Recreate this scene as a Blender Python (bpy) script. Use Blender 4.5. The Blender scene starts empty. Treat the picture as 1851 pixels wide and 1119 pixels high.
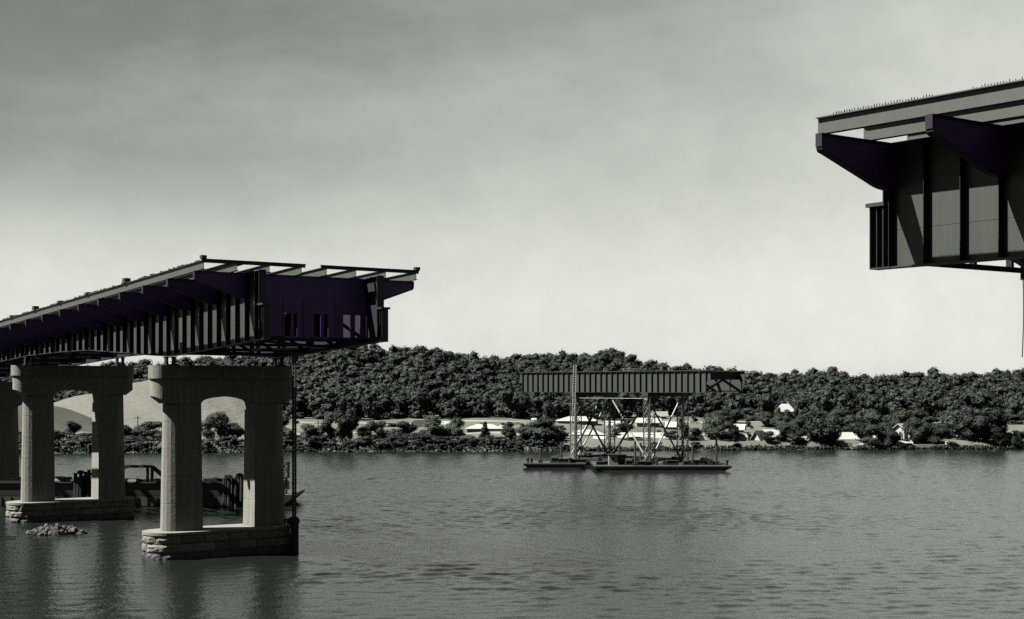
import bpy, math, random
import numpy as np
WAVE = .0034
from mathutils import Vector
random.seed(7); rng = np.random.default_rng(7)
R = math.radians
SC = bpy.context.scene
COL = SC.collection

# ------------------------------------------------------------------ camera
F, HOR, CX, CAMZ = 2600.0, 700.0, 925.5, 15.0       # focal length and horizon in photo pixels
cam_d = bpy.data.cameras.new('camera'); cam = bpy.data.objects.new('camera', cam_d); COL.objects.link(cam)
cam.location = (0, 0, CAMZ); cam.rotation_euler = (R(90), 0, 0)
cam_d.sensor_fit = 'HORIZONTAL'; cam_d.sensor_width = 36; cam_d.lens = F * 36 / 1851
cam_d.shift_y = (HOR - 559.5) / 1851
cam_d.clip_start = 0.5; cam_d.clip_end = 12000
SC.camera = cam

# ------------------------------------------------------------------ light
SUN = Vector((-0.9825, -0.1865, 0)) * math.cos(R(51.5)) + Vector((0, 0, math.sin(R(51.5))))
w = bpy.data.worlds.new('World'); SC.world = w; w.use_nodes = True
nt = w.node_tree; N = nt.nodes; L = nt.links; N.clear()
def mth(op, a, b=None, c=None, clamp=False):
    n = N.new('ShaderNodeMath'); n.operation = op; n.use_clamp = clamp
    for i, v in enumerate((a, b, c)):
        if v is None: continue
        if isinstance(v, (int, float)): n.inputs[i].default_value = v
        else: L.new(v, n.inputs[i])
    return n.outputs[0]
sky = N.new('ShaderNodeTexSky'); sky.sky_type = 'NISHITA'; sky.sun_disc = False
sky.sun_elevation = R(51.5); sky.sun_rotation = math.atan2(SUN.x, SUN.y)
sky.air_density = 1.0; sky.dust_density = 1.0; sky.ozone_density = 1.0
sep = N.new('ShaderNodeSeparateColor'); L.new(sky.outputs[0], sep.inputs[0])
gray = mth('MINIMUM', mth('POWER', mth('MULTIPLY', sep.outputs[0], 0.645), 2.0), 7.6)     # red-filtered black and white film: blue goes dark
gray = mth('DIVIDE', mth('MULTIPLY', gray, 1.5), mth('MULTIPLY_ADD', gray, 0.14, 1.0))      # shoulder of the film curve
tc = N.new('ShaderNodeTexCoord')
mp = N.new('ShaderNodeMapping'); mp.vector_type = 'POINT'; mp.inputs['Rotation'].default_value = (0, R(22), 0); mp.inputs['Scale'].default_value = (1.5, 1.5, 4.2); mp.inputs['Location'].default_value = (.35, 0, .2)
L.new(tc.outputs['Generated'], mp.inputs[0])
nz = N.new('ShaderNodeTexNoise'); nz.inputs['Scale'].default_value = 1.6; nz.inputs['Detail'].default_value = 8; nz.inputs['Roughness'].default_value = .56
L.new(mp.outputs[0], nz.inputs[0])
sx = N.new('ShaderNodeSeparateXYZ'); L.new(tc.outputs['Generated'], sx.inputs[0])
# a thin veil of high cloud, thickening to the right and thinning out towards the zenith
thin = N.new('ShaderNodeMapRange'); thin.interpolation_type = 'SMOOTHSTEP'; L.new(sx.outputs[2], thin.inputs['Value'])
thin.inputs['From Min'].default_value = .18; thin.inputs['From Max'].default_value = .45; thin.inputs['To Min'].default_value = 1; thin.inputs['To Max'].default_value = .05
cover = mth('ADD', mth('MULTIPLY_ADD', mth('MINIMUM', sx.outputs[0], 0.30), 1.15, 0.24), mth('MULTIPLY', mth('SUBTRACT', nz.outputs[0], .5), 1.25))
cover = mth('MULTIPLY', mth('MINIMUM', mth('MAXIMUM', cover, 0.0), 0.62), thin.outputs[0])
rise = N.new('ShaderNodeMapRange'); rise.interpolation_type = 'SMOOTHSTEP'; L.new(sx.outputs[2], rise.inputs['Value'])
rise.inputs['From Min'].default_value = .08; rise.inputs['From Max'].default_value = .17; rise.inputs['To Min'].default_value = 0; rise.inputs['To Max'].default_value = 1
side = mth('MULTIPLY_ADD', mth('MAXIMUM', mth('MINIMUM', sx.outputs[0], .3), -.4), 0.85, -0.08)
gray = mth('MULTIPLY', gray, mth('MULTIPLY_ADD', side, rise.outputs[0], 1.06))
val = mth('ADD', mth('MULTIPLY', gray, mth('SUBTRACT', 1.0, cover)), mth('MULTIPLY', cover, 6.6))
fine = N.new('ShaderNodeTexNoise'); fine.inputs['Scale'].default_value = 26; fine.inputs['Detail'].default_value = 6; fine.inputs['Roughness'].default_value = .75; L.new(tc.outputs['Generated'], fine.inputs[0])
val = mth('MULTIPLY', val, mth('MULTIPLY_ADD', mth('SUBTRACT', fine.outputs[0], .5), 0.115, 0.478))
mix = N.new('ShaderNodeMix'); mix.data_type = 'RGBA'
mix.inputs['A'].default_value = (0.955, 0.985, 0.925, 1); mix.inputs['B'].default_value = (1.0, 0.985, 0.905, 1)
L.new(mth('MULTIPLY', val, 0.12, clamp=True), mix.inputs['Factor'])
vm = N.new('ShaderNodeVectorMath'); vm.operation = 'SCALE'
L.new(mix.outputs['Result'], vm.inputs[0]); L.new(val, vm.inputs['Scale'])
bg = N.new('ShaderNodeBackground'); bg.inputs['Strength'].default_value = 0.051
L.new(vm.outputs[0], bg.inputs[0])
wo = N.new('ShaderNodeOutputWorld'); L.new(bg.outputs[0], wo.inputs[0])

sd = bpy.data.lights.new('sun', 'SUN'); sun = bpy.data.objects.new('sun', sd); COL.objects.link(sun)
sd.energy = 5.0; sd.angle = R(0.5); sd.color = (1.0, 0.985, 0.93)
sun.rotation_euler = (-SUN).to_track_quat('-Z', 'Y').to_euler(); sun.location = (-60, 0, 80)
SC.view_settings.view_transform = 'Standard'; SC.view_settings.look = 'None'
SC.view_settings.exposure = 2.4; SC.view_settings.gamma = 1.0; SC.view_settings.use_curve_mapping = False
SC.cycles.max_bounces = 5; SC.cycles.diffuse_bounces = 2; SC.cycles.glossy_bounces = 3
SC.cycles.use_denoising = False; SC.cycles.caustics_reflective = False

# ------------------------------------------------------------------ materials
def mat(name, col, rough=.8, spec=.3, var=0.0, vscale=1.0, bump=0.0, bscale=8.0, metal=0.0, stretch=(1, 1, 1), objvar=0.0, streak=0.0):
    m = bpy.data.materials.new(name); m.use_nodes = True
    t = m.node_tree; b = t.nodes['Principled BSDF']
    b.inputs['Roughness'].default_value = rough; b.inputs['Specular IOR Level'].default_value = spec; b.inputs['Metallic'].default_value = metal
    b.inputs['Base Color'].default_value = (*col, 1)
    c = t.nodes.new('ShaderNodeTexCoord'); mpn = t.nodes.new('ShaderNodeMapping'); mpn.inputs['Scale'].default_value = stretch
    t.links.new(c.outputs['Object'], mpn.inputs[0])
    fac = None
    def M(op, a, bb):
        n = t.nodes.new('ShaderNodeMath'); n.operation = op
        for i, v in enumerate((a, bb)):
            if isinstance(v, (int, float)): n.inputs[i].default_value = v
            else: t.links.new(v, n.inputs[i])
        return n.outputs[0]
    if var:
        n = t.nodes.new('ShaderNodeTexNoise'); n.inputs['Scale'].default_value = vscale; n.inputs['Detail'].default_value = 6; n.inputs['Roughness'].default_value = .65
        t.links.new(mpn.outputs[0], n.inputs[0])
        fac = M('ADD', M('MULTIPLY', M('SUBTRACT', n.outputs[0], .5), 2.4 * var), 1.0)
    if streak:
        m2 = t.nodes.new('ShaderNodeMapping'); m2.inputs['Scale'].default_value = (3.0, 3.0, .12); t.links.new(c.outputs['Object'], m2.inputs[0])
        n = t.nodes.new('ShaderNodeTexNoise'); n.inputs['Scale'].default_value = 1.5; n.inputs['Detail'].default_value = 4; t.links.new(m2.outputs[0], n.inputs[0])
        s = M('ADD', M('MULTIPLY', M('SUBTRACT', n.outputs[0], .5), 2.4 * streak), 1.0)
        fac = s if fac is None else M('MULTIPLY', fac, s)
    if objvar:
        oi = t.nodes.new('ShaderNodeObjectInfo')
        s = M('ADD', M('MULTIPLY', M('SUBTRACT', oi.outputs['Random'], .5), 2 * objvar), 1.0)
        fac = s if fac is None else M('MULTIPLY', fac, s)
    if fac is not None:
        v = t.nodes.new('ShaderNodeVectorMath'); v.operation = 'SCALE'; v.inputs[0].default_value = col
        t.links.new(fac, v.inputs['Scale']); t.links.new(v.outputs[0], b.inputs['Base Color'])
    if bump:
        n = t.nodes.new('ShaderNodeTexNoise'); n.inputs['Scale'].default_value = bscale; n.inputs['Detail'].default_value = 5
        t.links.new(mpn.outputs[0], n.inputs[0])
        bp = t.nodes.new('ShaderNodeBump'); bp.inputs['Strength'].default_value = 1.0; bp.inputs['Distance'].default_value = bump
        t.links.new(n.outputs[0], bp.inputs['Height']); t.links.new(bp.outputs[0], b.inputs['Normal'])
    return m
def leafmat(name, col, ov=.38):
    m = bpy.data.materials.new(name); m.use_nodes = True
    t = m.node_tree; b = t.nodes['Principled BSDF']
    b.inputs['Roughness'].default_value = .75; b.inputs['Specular IOR Level'].default_value = .15
    def M(op, a, bb):
        n = t.nodes.new('ShaderNodeMath'); n.operation = op
        for i, v in enumerate((a, bb)):
            if isinstance(v, (int, float)): n.inputs[i].default_value = v
            else: t.links.new(v, n.inputs[i])
        return n.outputs[0]
    g = t.nodes.new('ShaderNodeNewGeometry'); oi = t.nodes.new('ShaderNodeObjectInfo')
    nz = t.nodes.new('ShaderNodeTexNoise'); nz.inputs['Scale'].default_value = .13; nz.inputs['Detail'].default_value = 2
    t.links.new(g.outputs['Position'], nz.inputs[0])
    at = t.nodes.new('ShaderNodeAttribute'); at.attribute_name = 'tone'
    f = M('ADD', M('MULTIPLY', g.outputs['Random Per Island'], .3), .85)
    f = M('MULTIPLY', f, M('ADD', at.outputs['Fac'], 1.0))
    f = M('MULTIPLY', f, M('ADD', M('MULTIPLY', M('SUBTRACT', oi.outputs['Random'], .5), 2 * ov), 1.0))
    f = M('MULTIPLY', f, M('ADD', M('MULTIPLY', M('SUBTRACT', nz.outputs[0], .5), 2.2), 1.0))
    v = t.nodes.new('ShaderNodeVectorMath'); v.operation = 'SCALE'; v.inputs[0].default_value = col
    t.links.new(f, v.inputs['Scale']); t.links.new(v.outputs[0], b.inputs['Base Color'])
    return m
M_ = dict(
    web=mat('grey_primer_steel', (0.0109, 0.0122, 0.0102), .6, .3, var=.26, vscale=.9, streak=.35),
    frame=mat('shadow_purple_steel', (0.0437, 0.0184, 0.0861), .6, .25, var=.25, vscale=.7),  # purple tint of the shadows put into the base colour
    stringer=mat('weathered_grey_steel', (0.021, 0.0232, 0.0195), .6, .3, var=.2, vscale=1.3, streak=.1),
    rib=mat('dark_rib_steel', (0.0057, 0.0038, 0.0079), .7, .15, var=.3, vscale=.7),  # dark, with a trace of the same shadow purple
    black=mat('black_steel', (0.0067, 0.0071, 0.0075), .6, .25, var=.3, vscale=.8),
    concrete=mat('concrete', (0.0789, 0.0789, 0.0692), .92, .2, var=.16, vscale=.7, streak=.5, bump=.02, bscale=3),
    coping=mat('pale_coping_concrete', (0.0801, 0.0801, 0.0706), .9, .2, var=.15, vscale=1.2),
    stone=mat('rock_faced_stone', (0.0687, 0.0687, 0.0595), .95, .1, var=.35, vscale=1.6, bump=.10, bscale=3.2, objvar=.25),
    wetstone=mat('wet_algae_stone', (0.0151, 0.0129, 0.0167), .7, .3, var=.4, vscale=1.5, bump=.08, bscale=3, objvar=.3),
    rubble=mat('pale_rubble', (0.0366, 0.0366, 0.0318), .95, .1, var=.4, vscale=3, objvar=.35, bump=.05, bscale=6),
    wood=mat('tarred_timber', (0.0092, 0.0083, 0.0092), .85, .2, var=.4, vscale=2, stretch=(1, 1, .2)),
    hull=mat('barge_hull_paint', (0.0092, 0.0096, 0.01), .7, .2, var=.4, vscale=.5, streak=.4),
    hullgrey=mat('worn_grey_hull_plate', (0.0267, 0.0281, 0.0254), .7, .2, var=.4, vscale=.8, streak=.5),
    deckm=mat('barge_deck', (0.0208, 0.0217, 0.02), .85, .2, var=.4, vscale=.8),
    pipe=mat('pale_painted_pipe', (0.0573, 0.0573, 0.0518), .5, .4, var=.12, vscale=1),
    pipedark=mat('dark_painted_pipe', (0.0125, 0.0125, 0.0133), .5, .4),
    ladder=mat('white_painted_ladder', (0.1656, 0.1656, 0.1522), .6, .3),
    white=mat('white_clapboard', (0.1783, 0.1783, 0.1653), .8, .3, var=.06, vscale=1.5),
    offwhite=mat('pale_wall', (0.1221, 0.1221, 0.1106), .85, .2, var=.1, vscale=1),
    greywall=mat('grey_wall', (0.0848, 0.0878, 0.0787), .85, .2, var=.12, vscale=1),
    darkwall=mat('dark_wall', (0.0341, 0.0363, 0.0341), .85, .2, var=.15, vscale=1),
    roofw=mat('bright_metal_roof', (0.1561, 0.1561, 0.1436), .5, .4, var=.08, vscale=1),
    roofg=mat('grey_shingle_roof', (0.0901, 0.0901, 0.0821), .9, .2, var=.2, vscale=3),
    roofd=mat('dark_shingle_roof', (0.0454, 0.0469, 0.0454), .9, .2, var=.2, vscale=3),
    glass=mat('window_glass', (.015, .017, .018), .1, .6),
    trunk=mat('bark', (0.0379, 0.0348, 0.0318), .95, .1, var=.3, vscale=2),
    leafA=leafmat('dark_foliage', (0.0053, 0.0076, 0.0059)),
    leafB=leafmat('mid_foliage', (0.0111, 0.0147, 0.0112)),
    leafW=leafmat('woodland_foliage', (0.0076, 0.0102, 0.0078)),
    earth=mat('graded_earth', (0.0534, 0.0534, 0.0466), .98, .1, var=.30, vscale=.9, stretch=(.5, 1, 2), bump=.5, bscale=.8),
    grassmound=mat('rough_grass_mound', (0.0229, 0.0241, 0.0195), .98, .1, var=.35, vscale=.25),
    road=mat('pale_gravel_road', (0.0992, 0.0992, 0.0877), .95, .1, var=.15, vscale=.5),
    sand=mat('pale_shore_rock', (0.1163, 0.1163, 0.1046), .95, .1, var=.3, vscale=2, objvar=.3),
    cloth=mat('dark_work_clothes', (.03, .03, .035), .9, .1), skin=mat('skin', (.35, .25, .2), .7, .2), hat=mat('white_hard_hat', (.7, .7, .66), .4, .4),
)

# ------------------------------------------------------------------ mesh helpers
class MB:
    def __init__(s): s.v = []; s.f = []
    def add(s, vs, fs):
        o = len(s.v); s.v += [tuple(p) for p in vs]; s.f += [tuple(i + o for i in f) for f in fs]; return s
    def box(s, x0, x1, y0, y1, z0, z1):
        return s.add([(x0, y0, z0), (x1, y0, z0), (x1, y1, z0), (x0, y1, z0), (x0, y0, z1), (x1, y0, z1), (x1, y1, z1), (x0, y1, z1)],
                     [(0, 3, 2, 1), (4, 5, 6, 7), (0, 1, 5, 4), (1, 2, 6, 5), (2, 3, 7, 6), (3, 0, 4, 7)])
    def beam(s, p, q, wd, ht, up=(0, 0, 1)):
        p = Vector(p); q = Vector(q); d = (q - p).normalized(); u = Vector(up)
        if abs(d.dot(u)) > .98: u = Vector((1, 0, 0))
        a = d.cross(u).normalized() * wd / 2; b = a.cross(d).normalized() * ht / 2
        return s.add([p - a - b, p + a - b, p + a + b, p - a + b, q - a - b, q + a - b, q + a + b, q - a + b],
                     [(0, 3, 2, 1), (4, 5, 6, 7), (0, 1, 5, 4), (1, 2, 6, 5), (2, 3, 7, 6), (3, 0, 4, 7)])
    def tube(s, p, q, r, r2=None, n=8):
        p = Vector(p); q = Vector(q); d = (q - p).normalized(); u = Vector((0, 0, 1)) if abs(d.z) < .95 else Vector((1, 0, 0))
        a = d.cross(u).normalized(); b = a.cross(d); r2 = r if r2 is None else r2; vs = []
        for k in range(n):
            c = a * math.cos(k * 2 * math.pi / n) + b * math.sin(k * 2 * math.pi / n); vs += [p + c * r, q + c * r2]
        fs = [(2 * k, 2 * ((k + 1) % n), 2 * ((k + 1) % n) + 1, 2 * k + 1) for k in range(n)]
        fs += [tuple(2 * k for k in range(n))[::-1], tuple(2 * k + 1 for k in range(n))]
        return s.add(vs, fs)
    def loft(s, rings, cap=True):
        n = len(rings[0]); vs = [p for r in rings for p in r]; fs = []
        for j in range(len(rings) - 1):
            for k in range(n):
                fs.append((j * n + k, j * n + (k + 1) % n, (j + 1) * n + (k + 1) % n, (j + 1) * n + k))
        if cap: fs += [tuple(range(n))[::-1], tuple((len(rings) - 1) * n + k for k in range(n))]
        return s.add(vs, fs)
    def ribbon(s, us, lo, hi, t0, t1):
        vs = []
        for u in us: vs += [(u, t0, lo(u)), (u, t1, lo(u)), (u, t1, hi(u)), (u, t0, hi(u))]
        fs = []
        for j in range(len(us) - 1):
            a = 4 * j; b = a + 4
            fs += [(a, a + 1, b + 1, b), (a + 1, a + 2, b + 2, b + 1), (a + 2, a + 3, b + 3, b + 2), (a + 3, a, b, b + 3)]
        e = 4 * (len(us) - 1); fs += [(0, 3, 2, 1), (e, e + 1, e + 2, e + 3)]
        return s.add(vs, fs)
    def prism_x(s, poly, x0, x1):
        n = len(poly)
        return s.add([(x0, y, z) for y, z in poly] + [(x1, y, z) for y, z in poly],
                     [tuple(range(n))[::-1], tuple(range(n, 2 * n))] + [(k, (k + 1) % n, n + (k + 1) % n, n + k) for k in range(n)])
    def prism_y(s, poly, y0, y1):
        n = len(poly)
        return s.add([(x, y0, z) for x, z in poly] + [(x, y1, z) for x, z in poly],
                     [tuple(range(n)), tuple(range(n, 2 * n))[::-1]] + [((k + 1) % n, k, n + k, n + (k + 1) % n) for k in range(n)])
    def mesh(s, name, m, smooth=False):
        me = bpy.data.meshes.new(name); me.from_pydata(s.v, [], s.f)
        me.materials.append(M_[m] if isinstance(m, str) else m)
        if smooth: me.shade_smooth()
        me.update(); return me
    def build(s, name, m, parent=None, smooth=False):
        return link(name, s.mesh(name, m, smooth), parent)
def link(name, me, parent=None, loc=None):
    o = bpy.data.objects.new(name, me); COL.objects.link(o)
    if parent is not None: o.parent = parent
    if loc is not None: o.location = loc
    return o
def thing(name, label, cat, loc=(0, 0, 0), rz=0, group=None):
    o = bpy.data.objects.new(name, None); COL.objects.link(o); o.location = loc; o.rotation_euler = (0, 0, rz); o.empty_display_size = .3
    return tag(o, label, cat, group)
def tag(o, label, cat, group=None):
    o['label'] = label; o['category'] = cat
    if group: o['group'] = group
    return o
def struct(o, kind='structure'): o['kind'] = kind; return o
def copy_tree(o, parent=None):
    c = o.copy(); COL.objects.link(c)
    if parent is not None: c.parent = parent
    for ch in list(o.children): copy_tree(ch, c)
    return c
def sstep(a, b, x):
    t = np.clip((x - a) / (b - a), 0, 1); return t * t * (3 - 2 * t)
def WX(px, Y): return (px - CX) / F * Y
def WZ(py, Y): return CAMZ + (HOR - py) / F * Y

# ------------------------------------------------------------------ water
def water_mat():
    m = bpy.data.materials.new('river_water'); m.use_nodes = True; t = m.node_tree; b = t.nodes['Principled BSDF']
    b.inputs['Base Color'].default_value = (.004, .0055, .0045, 1); b.inputs['Roughness'].default_value = .16; b.inputs['IOR'].default_value = 1.33; b.inputs['Specular IOR Level'].default_value = .62
    c = t.nodes.new('ShaderNodeTexCoord')
    n = t.nodes.new('ShaderNodeTexNoise'); n.inputs['Scale'].default_value = 2.6; n.inputs['Detail'].default_value = 3; n.inputs['Roughness'].default_value = .6
    t.links.new(c.outputs['Object'], n.inputs[0])
    bp = t.nodes.new('ShaderNodeBump'); bp.inputs['Strength'].default_value = 1; bp.inputs['Distance'].default_value = .05
    t.links.new(n.outputs[0], bp.inputs['Height']); t.links.new(bp.outputs[0], b.inputs['Normal'])
    return m
# real wind waves on the part of the river in view: many small wave trains, stronger in gusts and in the current line below the piers
wxs = np.concatenate([np.linspace(-1500, -150, 10)[:-1], np.arange(-150, 150, .42), np.linspace(150, 1500, 10)])
wys = np.concatenate([np.linspace(-400, 84, 10)[:-1], np.arange(84, 230, .34), np.arange(230, 352, .55), [380, 420]])
WXX, WYY = np.meshgrid(wxs, wys); wr = np.random.default_rng(33); WH = np.zeros_like(WXX)
for i in range(46):
    lam = .70 * (2.9 / .70) ** (i / 45); th = R(-62) + wr.normal() * .7; kk = 2 * math.pi / lam
    WH += WAVE * lam ** .9 * np.sin(kk * (math.cos(th) * WXX + math.sin(th) * WYY) + wr.uniform(0, 6.283) + .8 * np.sin(.11 * WXX / lam ** .5 + .09 * WYY + i))
gust = sum(np.sin(WXX * a_ + WYY * b_ + c_) for a_, b_, c_ in ((.031, .043, .4), (-.052, .071, 2.), (.017, -.09, 4.), (.083, .11, 1.), (-.02, .15, 3.))) / 5
line = np.exp(-((WYY - 112 + (WXX + 8) * .16 + 3 * np.sin(WXX * .15)) / 9) ** 2) * sstep(-26, -14, WXX) * (1 - sstep(2, 22, WXX))
WH *= (.85 + .75 * gust + .75 * line) * sstep(-150, -140, WXX) * (1 - sstep(140, 150, WXX)) * sstep(84, 90, WYY) * (1 - sstep(342, 352, WYY))
WV_ = np.stack([WXX, WYY, WH], -1).reshape(-1, 3); wi = np.arange(WXX.size).reshape(WXX.shape)
wf = np.stack([wi[:-1, :-1], wi[:-1, 1:], wi[1:, 1:], wi[1:, :-1]], -1).reshape(-1, 4).astype(np.int32)
me = bpy.data.meshes.new('river_water'); me.vertices.add(len(WV_)); me.vertices.foreach_set('co', WV_.astype(np.float32).ravel())
me.loops.add(wf.size); me.loops.foreach_set('vertex_index', wf.ravel()); me.polygons.add(len(wf)); me.polygons.foreach_set('loop_start', np.arange(0, wf.size, 4, dtype=np.int32)); me.polygons.foreach_set('loop_total', np.full(len(wf), 4, np.int32))
me.materials.append(water_mat()); me.update(calc_edges=True); me.shade_smooth()
struct(link('river_water', me))

# ------------------------------------------------------------------ far bank terrain
def ipx(tab, x, Y=None):           # table of (photo column, value) read at world x on distance Y
    px = CX + np.asarray(x) * F / Y
    return np.interp(px, [a for a, _ in tab], [b for _, b in tab])
SHORE = [(-600, 822), (100, 819.5), (300, 818.5), (560, 817), (1000, 815.5), (1400, 813), (1851, 812), (2600, 810)]
def shore_y(x):
    y = 39000.0 / (ipx(SHORE, x, 338.0) - HOR)
    return y + .9 * np.sin(np.asarray(x) * .21) + .6 * np.sin(np.asarray(x) * .57 + 1)
RIDGE = [(-600, 672), (0, 664), (300, 652), (480, 640), (560, 632), (650, 627), (700, 633), (760, 631), (800, 633), (850, 643), (900, 646), (950, 644), (1000, 640), (1100, 637),
         (1150, 650), (1200, 656), (1240, 661), (1300, 664), (1350, 668), (1400, 674), (1440, 669), (1480, 663), (1510, 677), (1530, 684), (1560, 686), (1580, 672), (1620, 666),
         (1660, 673), (1700, 669), (1750, 673), (1790, 671), (1820, 661), (1851, 666), (2500, 668)]
RIDGE = [(a, 652 + (b - 652) * 1.28) for a, b in RIDGE]
YR = 650.0
def foot_y(x): return ipx([(-600, 480), (420, 478), (540, 432), (1100, 430), (1330, 440), (1500, 425), (1851, 430), (2600, 430)], x, 440.0)
def ground_z(x, y):
    x = np.asarray(x, float); y = np.asarray(y, float); s = y - shore_y(x)
    z = -1.6 + 1.6 * sstep(-8, 0, s) + 2.0 * sstep(0, 6, s) + 3.4 * sstep(6, 95, s)
    H = WZ(ipx(RIDGE, x, YR), YR) - 8.9 - 5.4
    f = foot_y(x)
    z = z + H * sstep(f, YR, y) * (1 - .25 * sstep(YR, YR + 500, y))
    z = z + .35 * np.sin(x * .09 + y * .05) * sstep(10, 60, s) + .2 * np.sin(x * .23 - y * .11) * sstep(10, 40, s)
    return z
xs = np.concatenate([np.linspace(-2600, -300, 24)[:-1], np.arange(-300, 320, 4.0), np.linspace(320, 2600, 24)])
ys = np.concatenate([np.arange(310, 700, 3.5), np.linspace(700, 1200, 12)[1:], np.linspace(1200, 6000, 10)[1:]])
def heightfield(name, xs, ys, zf, m):
    X, Y = np.meshgrid(xs, ys); Z = zf(X, Y); nx = len(xs); ny = len(ys)
    v = np.stack([X, Y, Z], -1).reshape(-1, 3)
    i = np.arange(nx * ny).reshape(ny, nx); f = np.stack([i[:-1, :-1], i[:-1, 1:], i[1:, 1:], i[1:, :-1]], -1).reshape(-1, 4)
    me = bpy.data.meshes.new(name); me.from_pydata(v.tolist(), [], f.tolist()); me.materials.append(m); me.shade_smooth()
    return link(name, me)
def bank_mat():
    m = mat('meadow_grass', (.046, .048, .040), .98, .1, var=.7, vscale=.06, stretch=(1, .55, 1)); return m
struct(heightfield('far_bank_ground', xs, ys, ground_z, bank_mat()))

BARE = [(-60, 752), (0, 748), (60, 738), (100, 727), (174, 706), (241, 691), (269, 687), (330, 682), (400, 690), (455, 712), (490, 735), (515, 752), (560, 775)]
def bare_z(X, Y):
    top = WZ(ipx(BARE, X, 455.0), 455.0); px = CX + X * F / 455.0
    z = 2.0 + (top - 2.0) * np.clip((Y - 352) / 103.0, 0, 1) ** 1.35 - 14 * sstep(455, 500, Y)
    z = z + .5 * np.sin(Y * .33 + X * .05) + .25 * np.sin(X * .4 + Y * .21)
    return z - 9 * sstep(505, 560, px) - 9 * (1 - sstep(-80, -20, px))
struct(heightfield('bare_hillside', np.arange(-190, -55, 2.5), np.arange(352, 501, 2.5), bare_z, M_['earth']))
MOUND = [(-80, 730), (60, 727), (99, 734), (140, 750), (174, 762), (215, 772), (300, 790), (400, 806)]
def mound_z(X, Y):
    top = WZ(ipx(MOUND, X, 385.0), 385.0)
    return 1.5 + (top - 1.5) * np.clip((Y - 345) / 40, 0, 1) - 12 * sstep(388, 420, Y) + .2 * np.sin(X * .5 + Y * .3)
struct(heightfield('grass_mound', np.arange(-170, -70, 2.0), np.arange(345, 421, 2.0), mound_z, M_['grassmound']))
def gz(x, y): return float(ground_z(x, y))
def path(name, pts, wd, m, lift=.06):
    mb = MB(); a = []
    P = [(x, y) for x, y in pts]
    for i, (x, y) in enumerate(P):
        x2, y2 = P[min(i + 1, len(P) - 1)]; x1, y1 = P[max(i - 1, 0)]
        d = Vector((x2 - x1, y2 - y1)).normalized(); n = Vector((-d.y, d.x)) * wd / 2
        for k in (-1, -.33, .33, 1): a.append((x + n.x * k, y + n.y * k, gz(x + n.x * k, y + n.y * k) + lift))
    mb.add(a, [(4 * i + k, 4 * i + k + 1, 4 * i + k + 5, 4 * i + k + 4) for i in range(len(P) - 1) for k in range(3)])
    return struct(mb.build(name, m))
path('gravel_road', [(WX(p, 372), 372 + 4 * math.sin(p * .01)) for p in range(505, 1900, 12)], 4.5, 'road')
path('field_road', [(WX(p, 415), 412 + 5 * math.sin(p * .006 + 1)) for p in range(540, 1900, 12)], 5, 'road')

# ------------------------------------------------------------------ foliage
def unit(n, r): v = r.normal(size=(n, 3)); return v / np.linalg.norm(v, axis=1)[:, None]
ICO_V = ICO_F = None
def ico():
    global ICO_V, ICO_F
    if ICO_V is None:
        import bmesh
        bm = bmesh.new(); bmesh.ops.create_icosphere(bm, subdivisions=1, radius=1)
        bm.verts.ensure_lookup_table(); ICO_V = np.array([v.co[:] for v in bm.verts]); ICO_F = [tuple(v.index for v in f.verts) for f in bm.faces]; bm.free()
    return ICO_V, ICO_F
def crown_arrays(seed, shape='round', nclump=14, nleaf=70, leaf=.075, core=True, cs_=1.0):
    """unit crown: base near z=0, top z=1, half-width about .5; leaf clumps as small quads. returns verts, quads, core verts, core tris"""
    r = np.random.default_rng(seed); V = []; cv = []; cf = []
    cs = []
    for k in range(nclump):
        h = (k + .5) / nclump if shape == 'cone' else .10 + .78 * (k * .618 + r.uniform(0, .2)) % .80
        a = k * 2.399 + r.uniform(-.5, .5)
        if shape == 'round': rad = .31 * math.sqrt(max(.05, 1 - ((h - .45) / .55) ** 2)) * r.uniform(.35, 1.05); cr = r.uniform(.17, .25)
        elif shape == 'tall': rad = .22 * math.sqrt(max(.05, 1 - ((h - .45) / .56) ** 2)) * r.uniform(.3, 1.1); cr = r.uniform(.15, .22)
        elif shape == 'cone': rad = .33 * (1 - h) * r.uniform(.6, 1.0); cr = .05 + .14 * (1 - h)
        elif shape == 'willow': rad = .36 * math.sqrt(max(.1, 1 - ((h - .35) / .65) ** 2)) * r.uniform(.6, 1.05); cr = r.uniform(.11, .17)
        else: rad = .36 * math.sqrt(max(.05, 1 - ((h - .38) / .62) ** 2)) * r.uniform(.3, 1.05); cr = r.uniform(.16, .24)
        cr *= cs_
        cs.append((np.array([rad * math.cos(a), rad * math.sin(a), h]), cr))
    iv, jf = ico()
    for c, cr in cs:
        nrm = unit(nleaf, r); p = c + nrm * cr * r.uniform(.74, 1.2, (nleaf, 1)) * np.array([1, 1, .85 if shape != 'willow' else 1.5])
        n = nrm * .7 + .35 * unit(nleaf, r) + .45 * (p - np.array([0, 0, .35])); n /= np.linalg.norm(n, axis=1)[:, None]
        t = np.cross(n, unit(nleaf, r)); t /= np.linalg.norm(t, axis=1)[:, None]; b = np.cross(n, t)
        s = leaf * r.uniform(.6, 1.25, (nleaf, 1)); e = s * (.65 if shape != 'willow' else .5)
        if shape == 'willow': b = .25 * b + np.array([0, 0, -.9]); e = s * 1.3; 
        V.append(np.stack([p - t * s - b * e * .6, p + t * s * .7 - b * e, p + t * s + b * e * .7, p - t * s * .6 + b * e], 1))
        if core:
            o = len(cv); cv += (c + iv * cr * .80 * np.array([1, 1, .85])).tolist(); cf += [tuple(i + o for i in f) for f in jf]
    V = np.concatenate(V).reshape(-1, 3); Q = np.arange(len(V)).reshape(-1, 4)
    return V, Q, np.array(cv) if core else np.zeros((0, 3)), cf
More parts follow.
